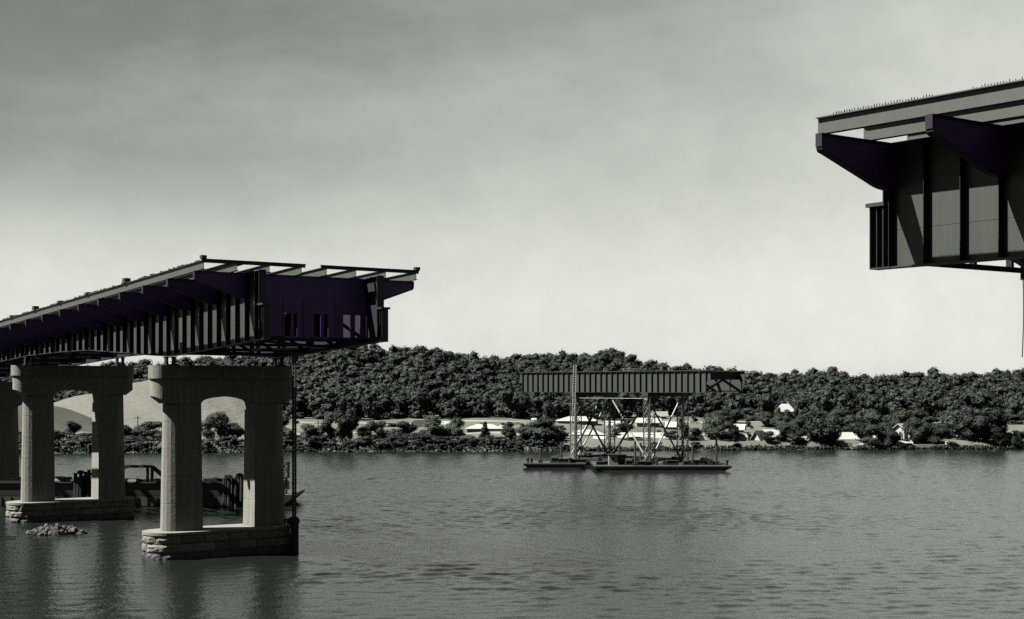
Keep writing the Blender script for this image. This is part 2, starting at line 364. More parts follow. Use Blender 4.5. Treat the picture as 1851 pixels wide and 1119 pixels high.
def np_mesh(name, V, Q, m, extraV=None, extraF=None):
    fs = Q.tolist(); v = V
    if extraV is not None and len(extraV): fs = fs + [tuple(i + len(V) for i in f) for f in extraF]; v = np.concatenate([V, extraV])
    me = bpy.data.meshes.new(name); me.from_pydata(v.tolist(), [], fs); me.materials.append(m); return me
def trunk_mesh(seed, h=.45, r=.03):
    rr = random.Random(seed); mb = MB(); x = y = 0; pr = (0, 0, -.06)
    top = (rr.uniform(-.02, .02), rr.uniform(-.02, .02), h)
    mb.tube(pr, top, r, r * .6, 7)
    for k in range(5):
        a = k * 1.3 + rr.random(); z0 = h * rr.uniform(.55, 1)
        mb.tube((top[0] * z0 / h, top[1] * z0 / h, z0), (.24 * math.cos(a), .24 * math.sin(a), z0 + rr.uniform(.15, .33)), r * .45, r * .15, 5)
    return mb.mesh('trunk', 'trunk')
CROWN = {}
def crown_mesh(shape, k, m):
    key = (shape, k, m)
    if key not in CROWN:
        V, Q, cv, cf = crown_arrays(hash((shape == 'round', shape == 'tall', shape == 'cone', shape == 'willow', k)) % 9973, shape, {'round': 17, 'tall': 15, 'cone': 16, 'willow': 18, 'wide': 20}[shape], 190, .030)
        CROWN[key] = np_mesh('crown', V, Q, M_[m], cv, cf)
    return CROWN[key]
TRUNK = [trunk_mesh(k) for k in range(4)]
def tree(px, top, wpx, base_Y, shape, m, label, k=0, group='trees along the far bank', name=None):
    """trunk and crown; placed at column px on distance base_Y, its top at photo row top"""
    x = WX(px, base_Y); z0 = gz(x, base_Y)
    if px < 500 and base_Y > 352: z0 = max(z0, float(bare_z(np.array(x), np.array(base_Y))))
    h = (WZ(top, base_Y) - z0) * (1.1 if px > 500 and base_Y < 360 else 1.0); wd = wpx / F * base_Y
    nm = name or {'round': 'broadleaf_tree', 'tall': 'poplar_tree', 'cone': 'conifer_tree', 'willow': 'willow_tree', 'wide': 'broadleaf_tree'}[shape]
    o = thing(nm, label, 'tree', (x, base_Y, z0), 0, group)
    low = .0 if shape in ('cone', 'willow') else .03
    c = link('crown', crown_mesh(shape, k % 4, m), o); c.location = (0, 0, h * low); c.rotation_euler = (0, 0, k * 1.7); c.scale = (wd * 1.38, wd * 1.38, h * (1 - low))
    t = link('trunk', TRUNK[k % 4], o); t.scale = (wd * .9, wd * .9, h * .9)
    return o

# wood on the hills: front edge and skyline trees one by one, the mass between as stuff
WV = [crown_arrays(200 + k, ['round', 'wide', 'round', 'tall', 'round', 'wide'][k], 17, 42, .042, True, .82) for k in range(6)]
WMESH = [np_mesh('woodland_tree', *(WV[k][:2]), M_['leafW'], WV[k][2], WV[k][3]) for k in range(6)]
WTOP = [np.concatenate([v[0], v[2]])[:, 2].max() for v in WV]
VV = []; QQ = []; CV = []; CF = []; TV = []; TC = []; nv = nc = 0
front_n = sky_n = 0
yy = 428.0; row = 0
while yy < 668:
    xh = yy * .385; sp = 7.2; xk = -xh - 6 + (row % 2) * 3.0
    while xk < xh + 6:
        x = xk + rng.uniform(-2.2, 2.2); y = yy + rng.uniform(-2.6, 2.6); xk += sp * rng.uniform(.8, 1.25)
        fy = float(foot_y(x)) + 3 * math.sin(x * .16) + 2 * math.sin(x * .05)
        if y < fy: continue
        k = int(rng.integers(6)); big = rng.random(); hh = rng.uniform(5.6, 8.4) + 3.2 * big ** 3; wd = rng.uniform(6.4, 9.0) + 4.0 * big ** 2; tone = rng.uniform(-.5, .65)
        z = gz(x, y) - .3; a = rng.uniform(0, 6.28)
        if px_ok := (y < fy + 7 and front_n < 150 and rng.random() < .8):
            o = link('woodland_tree', WMESH[k]); tag(o, 'leafy tree on the lower edge of the wooded far hill', 'tree', 'trees on the lower edge of the hill wood'); front_n += 1
        elif y > YR - 6 and y < YR + 7 and sky_n < 140:
            o = link('woodland_tree', WMESH[k]); tag(o, 'leafy tree on the skyline of the wooded far hill', 'tree', 'skyline trees of the hill wood'); sky_n += 1
        else:
            V, Q, cv, cf = WV[k]
            ca, sa = math.cos(a), math.sin(a); Rm = np.array([[ca, -sa, 0], [sa, ca, 0], [0, 0, 1]]).T; S = np.array([wd, wd, hh])
            VV.append((V * S) @ Rm + np.array([x, y, z])); QQ.append(Q + nv); nv += len(V); TV.append(np.full(len(V), tone)); TC.append(np.full(len(cv), tone))
            CV.append((cv * S) @ Rm + np.array([x, y, z])); CF.append(np.array(cf) + nc); nc += len(cv)
            continue
        o.location = (x, y, z); o.rotation_euler = (0, 0, a); o.scale = (wd, wd, hh)
    yy += 6.6; row += 1
V = np.concatenate(VV); Q = np.concatenate(QQ); cv = np.concatenate(CV); cf = np.concatenate(CF) + nv
allv = np.concatenate([V, cv]); me = bpy.data.meshes.new('hill_woodland')
me.vertices.add(len(allv)); me.vertices.foreach_set('co', allv.ravel())
loops = np.concatenate([Q.ravel(), cf.ravel()]).astype(np.int32); tot = np.concatenate([np.full(len(Q), 4), np.full(len(cf), 3)]).astype(np.int32)
st = np.concatenate([[0], np.cumsum(tot)[:-1]]).astype(np.int32)
me.loops.add(len(loops)); me.loops.foreach_set('vertex_index', loops); me.polygons.add(len(tot)); me.polygons.foreach_set('loop_start', st); me.polygons.foreach_set('loop_total', tot)
me.materials.append(M_['leafW']); me.update(calc_edges=True)
ta = me.attributes.new('tone', 'FLOAT', 'POINT'); ta.data.foreach_set('value', np.concatenate(TV + TC).astype(np.float32))
struct(link('hill_woodland', me), 'stuff')

TREES = [  # column, top row, width, distance, shape, foliage, label
 (14, 768, 30, 345, 'round', 'leafA', 'leftmost shore tree, seen past the left-hand pier column'),
 (52, 778, 34, 347, 'round', 'leafA', 'dark shore tree half hidden behind the left column of the second pier'),
 (104, 778, 26, 345, 'round', 'leafA', 'small dark shore tree just right of the second pier left column'),
 (129, 762, 34, 348, 'tall', 'leafA', 'tallest dark tree framed under the arch of the second pier'),
 (155, 782, 38, 345, 'wide', 'leafA', 'spreading dark tree under the second pier arch by its right column'),
 (205, 775, 30, 347, 'round', 'leafA', 'dark shore tree hidden by the second pier right column'),
 (228, 768, 30, 346, 'tall', 'leafA', 'dark shore tree just right of the second pier'),
 (250, 777, 38, 345, 'wide', 'leafA', 'low spreading tree between the two nearer piers'),
 (272, 761, 42, 350, 'wide', 'leafB', 'airy flat topped tree against the bare hillside between two piers'),
 (292, 782, 26, 345, 'round', 'leafB', 'small bush-like tree left of the front pier column'),
 (350, 760, 34, 348, 'round', 'leafA', 'shore tree hidden behind the front pier left column'),
 (378, 752, 30, 346, 'tall', 'leafB', 'slender tree at the left under the front pier arch'),
 (402, 742, 44, 346, 'round', 'leafA', 'tall dark tree in the middle of the front pier arch'),
 (428, 764, 28, 346, 'round', 'leafB', 'pale tree under the front pier arch by its right column'),
 (484, 752, 40, 350, 'round', 'leafA', 'dark tree behind the front pier right column'),
 (512, 754, 28, 348, 'round', 'leafA', 'dark tree at the right edge of the front pier'),
 (527, 776, 20, 343, 'round', 'leafB', 'small pale tree beside the hanging ladder'),
 (560, 770, 32, 344, 'wide', 'leafB', 'thin airy shore tree right of the hanging ladder'),
 (583, 765, 28, 344, 'round', 'leafB', 'mid green shore tree left of the tall dark pair'),
 (597, 751, 28, 346, 'tall', 'leafB', 'slender pale tree behind the tall dark pair'),
 (617, 746, 36, 344, 'tall', 'leafA', 'left tree of the tall dark pair on the shore'),
 (634, 747, 26, 344, 'tall', 'leafA', 'right tree of the tall dark pair on the shore'),
 (666, 766, 32, 345, 'round', 'leafA', 'round dark tree standing alone right of the tall pair'),
 (688, 764, 26, 352, 'wide', 'leafB', 'thin pale tree at the edge of the open meadow'),
 (712, 764, 26, 400, 'round', 'leafB', 'small round tree out in the meadow'),
 (728, 765, 42, 345, 'round', 'leafA', 'broad dark shore tree left of the white gable house'),
 (753, 784, 34, 343, 'round', 'leafA', 'low dark tree in front of the white gable house'),
 (789, 758, 44, 347, 'round', 'leafB', 'big tree hiding the pale roof of the gable house'),
 (770, 786, 44, 343, 'wide', 'leafA', 'low spreading shore tree below the big round one'),
 (806, 790, 36, 342, 'round', 'leafA', 'squat dark tree at the waterline left of the long white roof'),
 (826, 760, 32, 348, 'round', 'leafB', 'tree at the left end of the long white roof'),
 (848, 788, 34, 342, 'wide', 'leafB', 'low pale tree under the long white roof'),
 (877, 766, 26, 346, 'cone', 'leafA', 'dark conical evergreen in front of the long white roof'),
 (900, 790, 30, 342, 'round', 'leafB', 'low tree right of the conical evergreen'),
 (921, 766, 32, 346, 'tall', 'leafA', 'dark upright tree right of the long white roof'),
 (948, 776, 38, 344, 'round', 'leafB', 'mid green tree left of the tall twin crowned tree'),
 (991, 733, 34, 356, 'tall', 'leafB', 'tallest pale tree on the shore left of the floating span tower'),
 (975, 760, 62, 346, 'round', 'leafA', 'very broad dark tree at the waterline left of the barges'),
 (1006, 772, 34, 350, 'round', 'leafA', 'dark tree behind the left end of the barge'),
 (1125, 765, 34, 375, 'round', 'leafA', 'round tree seen between the legs of the floating tower'),
 (1146, 790, 34, 352, 'wide', 'leafB', 'low tree behind the pale brace pipe'),
 (1214, 780, 28, 355, 'round', 'leafA', 'dark tree behind the right tower leg'),
 (1236, 764, 22, 352, 'tall', 'leafB', 'slim tree right beside the right tower leg'),
 (1254, 776, 24, 350, 'round', 'leafA', 'small dark tree left of the little steep gable cottage'),
 (1288, 752, 36, 356, 'round', 'leafB', 'big pale tree behind the steep gable cottage'),
 (1306, 770, 30, 350, 'round', 'leafA', 'dark tree with a bare trunk by the tall mooring post'),
 (1322, 763, 30, 352, 'tall', 'leafA', 'dark upright tree right of the mooring post'),
 (1353, 784, 11, 352, 'tall', 'leafA', 'very small pointed tree by the white shed'),
 (1387, 780, 22, 350, 'round', 'leafA', 'little dark tree in front of the bright roofed house'),
 (1415, 752, 36, 372, 'wide', 'leafB', 'tree behind the bright roofed house'),
 (1419, 770, 34, 352, 'round', 'leafA', 'dark tree right of the bright roofed house'),
 (1445, 752, 40, 360, 'round', 'leafA', 'large dark tree left of the weeping willow'),
 (1438, 778, 30, 350, 'round', 'leafB', 'low tree in front of the large dark one'),
 (1485, 760, 52, 350, 'willow', 'leafB', 'weeping willow with a hanging pale crown on the right shore'),
 (1505, 748, 30, 372, 'wide', 'leafB', 'pale tree behind the weeping willow'),
 (1532, 752, 36, 372, 'round', 'leafB', 'tree above the bright roof right of the willow'),
 (1556, 764, 38, 352, 'round', 'leafA', 'dark tree right of the bright roof'),
 (1582, 740, 40, 385, 'round', 'leafB', 'tall tree in the second row above the pale shore rocks'),
 (1573, 772, 32, 350, 'round', 'leafB', 'mid green tree above the pale shore rocks'),
 (1597, 768, 36, 352, 'round', 'leafA', 'broad dark tree left of the white two storey house'),
 (1584, 792, 24, 347, 'round', 'leafA', 'low dark tree at the waterline left of the boathouse'),
 (1612, 776, 26, 348, 'round', 'leafA', 'dark tree just left of the white boathouse'),
 (1628, 745, 36, 385, 'round', 'leafB', 'tree behind the white two storey house'),
 (1654, 760, 34, 352, 'round', 'leafA', 'tree overhanging the white boathouse'),
 (1672, 768, 30, 352, 'round', 'leafA', 'dark tree right of the boathouse'),
 (1696, 770, 34, 350, 'round', 'leafA', 'dark round tree with bare trunk above the white mooring hut'),
 (1710, 752, 40, 365, 'wide', 'leafB', 'spreading tree behind the white mooring hut'),
 (1738, 748, 48, 356, 'round', 'leafB', 'big pale tree in the right hand grove'),
 (1766, 752, 42, 352, 'round', 'leafB', 'tree in the middle of the right hand grove'),
 (1795, 744, 46, 352, 'wide', 'leafA', 'spreading dark tree at the right end of the grove'),
 (1808, 768, 26, 350, 'round', 'leafA', 'low dark tree left of the last gabled house'),
 (1836, 792, 14, 348, 'round', 'leafA', 'tiny dark tree before the last gabled house'),
 (1848, 780, 20, 356, 'round', 'leafA', 'dark tree at the right border of the picture'),
]
for i, (px, top, wd, Y, sh, m, lab) in enumerate(TREES): tree(px, top, wd, Y, sh, m, lab, i)
for i, (px, top, wd, lab) in enumerate([(1408, 736, 14, 'small tree covering the left corner of the white hillside house'), (1423, 741, 16, 'low tree before the middle of the white hillside house'), (1437, 737, 14, 'small tree covering the right corner of the white hillside house')]): tree(px, top, wd, 408, 'round', 'leafB', lab, i + 1)
# second row in the village
rr = random.Random(4)
for i in range(26):
    px = 1290 + i * 22 + rr.uniform(-8, 8); Y = rr.uniform(395, 418)
    tree(px, rr.uniform(737, 754) if abs(px - 1421) > 26 else 756, rr.uniform(22, 38), Y, rr.choice(['round', 'wide', 'round']), 'leafB', 'leafy tree in the loose row below the wooded hill at right', i, 'trees in the loose row below the right-hand hill')
shm = [np_mesh('shrub', *crown_arrays(400 + k, 'wide', 10, 60, .06)[:2], M_['leafA'], *crown_arrays(400 + k, 'wide', 10, 60, .06)[2:]) for k in range(3)]
for i in range(96):
    px = 10 + i * 11.4 + rr.uniform(-5, 5) if i < 88 else 1200 + (i - 88) * 80 + rr.uniform(-20, 20)
    x = WX(px, 336); y = float(shore_y(x)) + rr.uniform(1.5, 4.5)
    o = link('shrub', shm[i % 3], None, (x, y, gz(x, y) - .3)); h = rr.uniform(1.0, 2.6) if i < 88 else 1.4; o.scale = (rr.uniform(3, 6), 3.4, h); o.rotation_euler = (0, 0, rr.uniform(0, 6))
    tag(o, 'low dark shrub hanging over the far waterline', 'shrub', 'shrubs along the far waterline')

for i in range(60):
    px = rr.uniform(530, 1900); Y = rr.uniform(358, 424); x = WX(px, Y)
    o = link('shrub', shm[i % 3], None, (x, Y, gz(x, Y) - .2)); h = rr.uniform(.8, 2.4); wd = h * rr.uniform(1.1, 1.9); o.scale = (wd, wd, h); o.rotation_euler = (0, 0, rr.uniform(0, 6))
    tag(o, 'small dark bush out in the meadow between shore and wooded hill', 'shrub', 'bushes in the meadow')
# undergrowth on the far waterline, at right a strip for bank shadow: nobody could count it
ug = np.random.default_rng(12); n = 15000
px = ug.uniform(-60, 1920, n); x = WX(px, 338); dens = np.interp(px, [0, 480, 560, 700, 1000, 1080, 1250, 1920], [2.4, 2.0, 1.2, 1.3, 1.5, 1.0, .9, .8])
y = shore_y(x) - .8 + ug.uniform(0, 1, n) ** 1.5 * np.where(px < 1010, 9.0, 2.6)
z = ground_z(x, y) + ug.random(n) ** 1.6 * dens * (.6 + .5 * np.sin(x * .35) ** 2)
nr = unit(n, ug) + np.array([-.2, -.5, .5]); nr /= np.linalg.norm(nr, axis=1)[:, None]; ta_ = np.cross(nr, unit(n, ug)); ta_ /= np.linalg.norm(ta_, axis=1)[:, None]; bb = np.cross(nr, ta_)
p = np.stack([x, y, z], -1); sz = ug.uniform(.14, .36, (n, 1)); V = np.stack([p - ta_ * sz - bb * sz * .5, p + ta_ * sz - bb * sz * .7, p + ta_ * sz * .8 + bb * sz * .6, p - ta_ * sz * .7 + bb * sz * .7], 1).reshape(-1, 3)
struct(link('bank_undergrowth', np_mesh('bank_undergrowth', V, np.arange(4 * n).reshape(-1, 4), M_['leafA'])), 'stuff')

# ------------------------------------------------------------------ near bank: unseen wooded bluff, added to screen the piers from horizon light
def near_z(X, Y):
    d = 26 + 3 * np.sin(X * .05) - Y                      # metres inland from the near shore
    z = -1.5 + 2.2 * sstep(-6, 2, d) + 12.3 * sstep(2, 30, d) + 58 * sstep(42, 190, d) * (1 - .3 * sstep(190, 600, d))
    return z + .4 * np.sin(X * .2 + Y * .1) * sstep(10, 40, d)
struct(heightfield('added_bluff_ground', np.concatenate([np.linspace(-1600, -320, 12)[:-1], np.arange(-320, 460, 10.0), np.linspace(460, 1600, 12)]), np.concatenate([np.linspace(-1500, -220, 10)[:-1], np.arange(-220, 34, 4.0)]), near_z, mat('low_bounce_ground', (.014, .014, .012), .98, .1, var=.4, vscale=.3)))  # unseen; ground kept dark so little sun bounces onto the piers
nb = np.random.default_rng(21); VV = []; QQ = []; CV = []; CF = []; nv = nc = 0
for i in range(520):
    x = nb.uniform(-330, 460); y = nb.uniform(-215, -22); k = int(nb.integers(6)); hh = nb.uniform(10, 15); wd = nb.uniform(9, 14); V, Q, cv, cf = WV[k]
    b_ = np.array([x, y, float(near_z(np.array(x), np.array(y))) - .4]); S = np.array([wd, wd, hh])
    VV.append(V * S + b_); QQ.append(Q + nv); nv += len(V); CV.append(cv * S + b_); CF.append(np.array(cf) + nc); nc += len(cv)
V = np.concatenate(VV); cv = np.concatenate(CV)
struct(link('added_bluff_woodland', np_mesh('added_bluff_woodland', V, np.concatenate(QQ), M_['leafW'], cv, np.concatenate(CF).tolist())), 'stuff')  # unseen trees that heighten the added screen against the bright horizon

# ------------------------------------------------------------------ houses on the far bank
def house(px, wpx, ridge, base, Y, label, roof='gable', wall='white', rm='roofw', gable_to='x', dpx=None, rz=0, nwin=2, chimney=False, rise=.38, door=True, cat='house', name='house', eave=.5):
    x = WX(px, Y); s = Y / F; z0 = WZ(base, Y); g = gz(x, Y)
    if z0 > g + .05: z0 = g - .05
    z1 = WZ(ridge, Y); W = wpx * s; D = (dpx * s) if dpx else min(W * .7, 9); H = z1 - z0; hw = H * (1 - rise); hr = H * rise
    o = thing(name, label, cat, (x, Y + D / 2, z0), R(rz))
    mb = MB(); a, b = W / 2, D / 2
    if roof == 'gable' and gable_to == 'y':     # gable end towards the river
        mb.add([(-a, -b, -.6), (a, -b, -.6), (a, -b, hw), (0, -b, H), (-a, -b, hw), (-a, b, -.6), (a, b, -.6), (a, b, hw), (0, b, H), (-a, b, hw)],
               [(0, 1, 2, 3, 4), (9, 8, 7, 6, 5), (1, 6, 7, 2), (5, 0, 4, 9)]); wallo = mb.build('wall', wall, o)
        r = MB(); e = eave
        for sgn in (-1, 1):
            k = hr / a
            r.add([(0, -b - e, H + .02), (sgn * (a + e), -b - e, hw - e * k + .02), (sgn * (a + e), b + e, hw - e * k + .02), (0, b + e, H + .02),
                   (0, -b - e, H + .2), (sgn * (a + e), -b - e, hw - e * k + .2), (sgn * (a + e), b + e, hw - e * k + .2), (0, b + e, H + .2)],
                  [(0, 1, 2, 3), (4, 5, 6, 7), (0, 1, 5, 4), (1, 2, 6, 5), (2, 3, 7, 6)])
        ro = r.build('roof', rm, o)
    elif roof == 'gable':
        mb.add([(-a, -b, -.6), (-a, b, -.6), (-a, b, hw), (-a, 0, H), (-a, -b, hw), (a, -b, -.6), (a, b, -.6), (a, b, hw), (a, 0, H), (a, -b, hw)],
               [(0, 4, 3, 2, 1), (5, 6, 7, 8, 9), (0, 5, 9, 4), (1, 2, 7, 6)]); wallo = mb.build('wall', wall, o)
        r = MB(); e = eave; k = hr / b
        for sgn in (-1, 1):
            r.add([(-a - e, 0, H + .02), (-a - e, sgn * (b + e), hw - e * k + .02), (a + e, sgn * (b + e), hw - e * k + .02), (a + e, 0, H + .02),
                   (-a - e, 0, H + .2), (-a - e, sgn * (b + e), hw - e * k + .2), (a + e, sgn * (b + e), hw - e * k + .2), (a + e, 0, H + .2)],
                  [(0, 1, 2, 3), (4, 5, 6, 7), (0, 1, 5, 4), (1, 2, 6, 5), (2, 3, 7, 6)])
        ro = r.build('roof', rm, o)
    else:
        mb.box(-a, a, -b, b, -.6, hw); wallo = mb.build('wall', wall, o)
        r = MB(); e = eave; q = a - b * .8
        r.add([(-a - e, -b - e, hw), (a + e, -b - e, hw), (a + e, b + e, hw), (-a - e, b + e, hw), (-q, 0, H), (q, 0, H)],
              [(0, 3, 2, 1), (0, 1, 5, 4), (1, 2, 5), (2, 3, 4, 5), (3, 0, 4)]); ro = r.build('roof', rm, o)
    for i in range(nwin):
        xx = -a + W * (i + .7) / (nwin + .6); ww = min(.55, W * .09)
        wf = MB().box(xx - ww - .08, xx + ww + .08, -b - .06, -b + .02, hw * .38, hw * .82).build('window', 'offwhite', o)
        MB().box(xx - ww, xx + ww, -b - .09, -b - .04, hw * .42, hw * .78).build('pane', 'glass', wf)
    if door: MB().box(a * .55, a * .55 + min(.9, W * .12), -b - .06, -b + .02, 0.02, hw * .72).build('door', 'darkwall', o)
    if chimney: MB().box(a * .3, a * .3 + .7, .2, .9, H * .7, H + .8).build('chimney', 'roofg', ro)
    return o
house(757, 15, 761, 782, 395, 'white steep gable house end behind shore trees', wall='white', rm='roofg', gable_to='y', rise=.55, nwin=1, door=False, dpx=26, rz=-42)
house(793, 52, 763, 780, 402, 'long low house with pale grey roof beside the white gable', wall='greywall', rm='roofw', rise=.5, nwin=3)
house(875, 62, 767, 788, 380, 'long house with bright low hipped roof and dark walls', roof='hip', wall='greywall', rm='roofw', rise=.38, nwin=5)
house(908, 9, 770, 782, 392, 'tiny white shed at the end of the long bright roof', wall='white', rm='roofw', nwin=0, rise=.3, cat='shed', name='shed', eave=.2)
house(935, 11, 765, 778, 398, 'small white gable among trees left of the barges', wall='white', rm='roofg', gable_to='y', rise=.6, nwin=0, door=False, rz=-42)
house(962, 26, 766, 779, 402, 'low pale roofed house behind the very broad tree', wall='offwhite', rm='roofw', rise=.45, nwin=2)
house(965, 7, 757, 763, 424, 'tiny white hut at the foot of the wood', wall='white', rm='roofw', nwin=0, rise=.4, door=False, cat='shed', name='shed', eave=.2)
house(1045, 72, 753, 772, 405, 'large building with a long bright roof behind the white ladder', wall='greywall', rm='roofw', rise=.42, nwin=5, roof='hip')
house(1062, 60, 777, 800, 366, 'house with bright hipped roof behind the left tower legs', wall='greywall', rm='roofw', rise=.38, nwin=4, roof='hip')
house(1160, 80, 784, 803, 362, 'long bright roofed building behind the pale brace pipes', wall='offwhite', rm='roofw', rise=.42, nwin=5)
house(1172, 42, 757, 772, 400, 'pale roofed house seen through the tower bracing', wall='offwhite', rm='roofw', rise=.45, nwin=2)
house(1192, 26, 745, 758, 428, 'grey house on rising ground under the floating span', wall='offwhite', rm='roofg', rise=.5, nwin=2)
house(1108, 22, 762, 776, 405, 'small pale house between the left tower legs', wall='white', rm='roofw', rise=.45, nwin=1)
house(1421, 29, 730, 750, 420, 'white house high on the slope with a bright hipped roof', roof='hip', wall='white', rm='roofw', rise=.42, nwin=2, chimney=True)
house(1266, 14, 788, 812, 352, 'little white cottage with a steep gable near the right tower', wall='white', rm='roofg', gable_to='y', rise=.55, nwin=0, rz=-42)
house(1279, 20, 792, 811, 356, 'low grey annex beside the steep white cottage', wall='greywall', rm='roofg', rise=.45, nwin=1)
house(1305, 6, 799, 811, 350, 'tiny white shed under the dark tree by the mooring post', wall='white', rm='roofw', rise=.25, nwin=0, cat='shed', name='shed', eave=.1, door=False)
house(1342, 18, 785, 809, 352, 'small white shed with grey roof by the smallest pointed tree', wall='white', rm='roofg', rise=.5, nwin=1, rz=-25)
house(1374, 16, 780, 811, 352, 'white gable front of the house beside the little dark tree', wall='white', rm='roofd', gable_to='y', rise=.4, nwin=0, dpx=20, rz=-42)
house(1399, 30, 778, 806, 356, 'house with a bright roof and shaded wall right of the white gable', wall='greywall', rm='roofw', rise=.36, nwin=3)
house(1458, 12, 790, 812, 352, 'pale house corner peeping out left of the willow', wall='white', rm='roofw', rise=.35, nwin=1)
house(1524, 34, 783, 809, 358, 'house with bright roof and dark porch right of the willow', wall='darkwall', rm='roofw', rise=.36, nwin=2)
house(1478, 9, 752, 762, 405, 'tiny white house above the willow', wall='white', rm='roofw', rise=.5, nwin=0, door=False)
house(1630, 22, 767, 800, 358, 'white two storey house with gables among dark trees', wall='white', rm='roofw', rise=.26, nwin=2, gable_to='y', rz=-42)
house(1664, 22, 786, 806, 356, 'low pale roofed cabin right of the two storey house', wall='darkwall', rm='roofw', rise=.3, nwin=2)
house(1784, 13, 781, 800, 358, 'small white building showing between grove trunks', wall='white', rm='roofw', rise=.3, nwin=0)
house(1822, 26, 783, 806, 354, 'dark roofed house with a white door at the right', wall='greywall', rm='roofd', rise=.5, nwin=1)
house(1838, 12, 781, 806, 353, 'white gable end of the last house at the right', wall='white', rm='roofd', gable_to='y', rise=.45, nwin=1, door=False, rz=-42)
for px, wd, top, base, Y, lab, wl in [(1556, 16, 786, 806, 360, 'pale cottage glimpsed right of the bright porch roof', 'white'), (1574, 14, 789, 805, 356, 'little white house above the pale shore rocks', 'white'), (1606, 10, 788, 804, 353, 'white shed left of the two storey house', 'white'), (1690, 20, 788, 803, 358, 'low pale house behind the round tree with bare trunk', 'offwhite'), (1752, 12, 790, 804, 354, 'small pale shed between the grove trees', 'offwhite'),
        (1338, 14, 768, 779, 384, 'small pale house in the bright field right of the tower', 'white'), (1296, 16, 764, 775, 392, 'pale farm shed behind the tree with a bare trunk', 'offwhite'), (1085, 18, 790, 803, 357, 'small pale house behind the left tower legs near the shore', 'white'), (1215, 16, 764, 776, 396, 'pale shed seen right of the pale roofed house', 'offwhite'), (700, 12, 768, 777, 404, 'small pale barn out in the meadow', 'offwhite')]:
    house(px, wd, top, base, Y, lab, wall=wl, rm='roofw', nwin=1, rise=.42, rz=-20)
# boathouse at the waterline, mooring hut, seawall and pale rocks
def on_shore(px, off): x = WX(px, 345); return x, float(shore_y(x)) + off
x, y = on_shore(1641, 1.2)
o = thing('boathouse', 'white boathouse at the waterline with a dark opening', 'boathouse', (x, y, 0))
MB().box(-2.2, .6, 0, 3.4, .1, 1.5).build('wall', 'white', o); MB().box(.6, 2.0, .5, 3.4, .1, 1.45).build('opening', 'darkwall', o); MB().prism_x([(-.3, 1.5), (3.7, 1.5), (1.7, 2.1)], -2.4, 2.2).build('roof', 'roofw', o)
x, y = on_shore(1719, .8)
o = thing('mooring_hut', 'narrow white hut at the waterline in front of the grove', 'hut', (x, y, .2)); MB().box(-.4, .4, 0, .8, 0, 1.5).build('wall', 'white', o); MB().prism_x([(-.15, 1.5), (.95, 1.5), (.4, 1.8)], -.5, .5).build('roof', 'roofg', o)
mb = MB(); x0, y0 = on_shore(1662, .4); x1, y1 = on_shore(1712, .4); mb.beam((x0, y0, .6), (x1, y1, .6), .5, 1.2); tag(mb.build('seawall', 'greywall'), 'low dark seawall between boathouse and mooring hut', 'wall')
def rock(seed, s=1, n=1):
    r = random.Random(seed); iv, jf = ico(); mb = MB()
    mb.add([(p[0] * s * r.uniform(.75, 1.25), p[1] * s * r.uniform(.75, 1.25), p[2] * s * r.uniform(.6, 1.0)) for p in iv], jf); return mb
RM = [rock(k).mesh('rock', 'sand') for k in range(4)]
for i in range(34):
    px = 1528 + i * 1.6 + rr.uniform(-1, 1); x, y = on_shore(px, rr.uniform(.2, 3.4)); s = rr.uniform(.3, .7)
    o = link('rock', RM[i % 4], None, (x, y, max(.05, gz(x, y)))); o.scale = (s * 1.4, s, s); o.rotation_euler = (0, 0, rr.uniform(0, 6)); tag(o, 'pale rock on the right shore below the dark trees', 'rock', 'pale rocks on the right shore')
for i, (px, y0, Y, lab) in enumerate([(168, 762, 352, 'utility pole under the second pier arch'), (195, 755, 352, 'utility pole right of the second pier column'), (249, 751, 354, 'utility pole before the bare hillside between the piers'), (575, 760, 352, 'utility pole in the meadow right of the front pier'),
        (1135, 765, 362, 'utility pole between the floating towers'), (1474, 728, 400, 'tall utility pole above the willow'), (1002, 770, 366, 'utility pole left of the white ladder'), (1652, 758, 380, 'utility pole behind the boathouse')]):
    x = WX(px, Y); g = max(gz(x, Y), float(mound_z(np.array(x), np.array(float(Y)))) if px < 200 else -9, float(bare_z(np.array(x), np.array(float(Y)))) if px < 260 else -9)
    o = thing('utility_pole', lab, 'pole', (x, Y, g), 0, 'utility poles on the far bank'); h = WZ(y0, Y) - g
    MB().tube((0, 0, -.5), (0, 0, h), .17, .11).build('pole', 'trunk', o); MB().box(-.9, .9, -.07, .07, h - .7, h - .55).build('crossarm', 'trunk', o)

# ------------------------------------------------------------------ the bridge
OX, OY = -30.2, 127.0; UX, UY = .5745, -.8185; BR = math.atan2(UY, UX)
def PT(u, t): return (OX + u * UX - t * UY, OY + u * UY + t * UX)
SPC = 5.45; G = 10.5
STR_T = [-4.25, -1.5, 1.25, 4.05, 6.3, 9.0, 11.8, 14.75]
def plate_bracket(side):
    """cantilever bracket outline in (t, z) below its top edge, curved at tip and root; local t = 0 on the girder"""
    o = [(0, 0), (-4.55, 0), (-4.55, -.50)]
    for k in range(5): a = k / 4 * math.pi / 2; o.append((-4.55 + .22 - .22 * math.cos(a), -.50 - .20 * math.sin(a)))
    o += [(-1.55, -1.66)]
    for k in range(1, 6): a = k / 5; o.append((-1.55 + 1.1 * a, -1.66 - .24 * (1 - (1 - a) ** 2)))
    o += [(0, -1.9)]
    return [(side * t, z) for t, z in o]
STIFF = MB().box(-.012, .012, -.36, 0, 0, 1).mesh('stiffener', 'rib')
STIFF_IN = MB().box(-.012, .012, 0, .30, 0, 1).mesh('stiffener', 'rib')
def bracket_mesh(side):
    return MB().prism_x(plate_bracket(side), -.02, .02).mesh('bracket', 'frame')
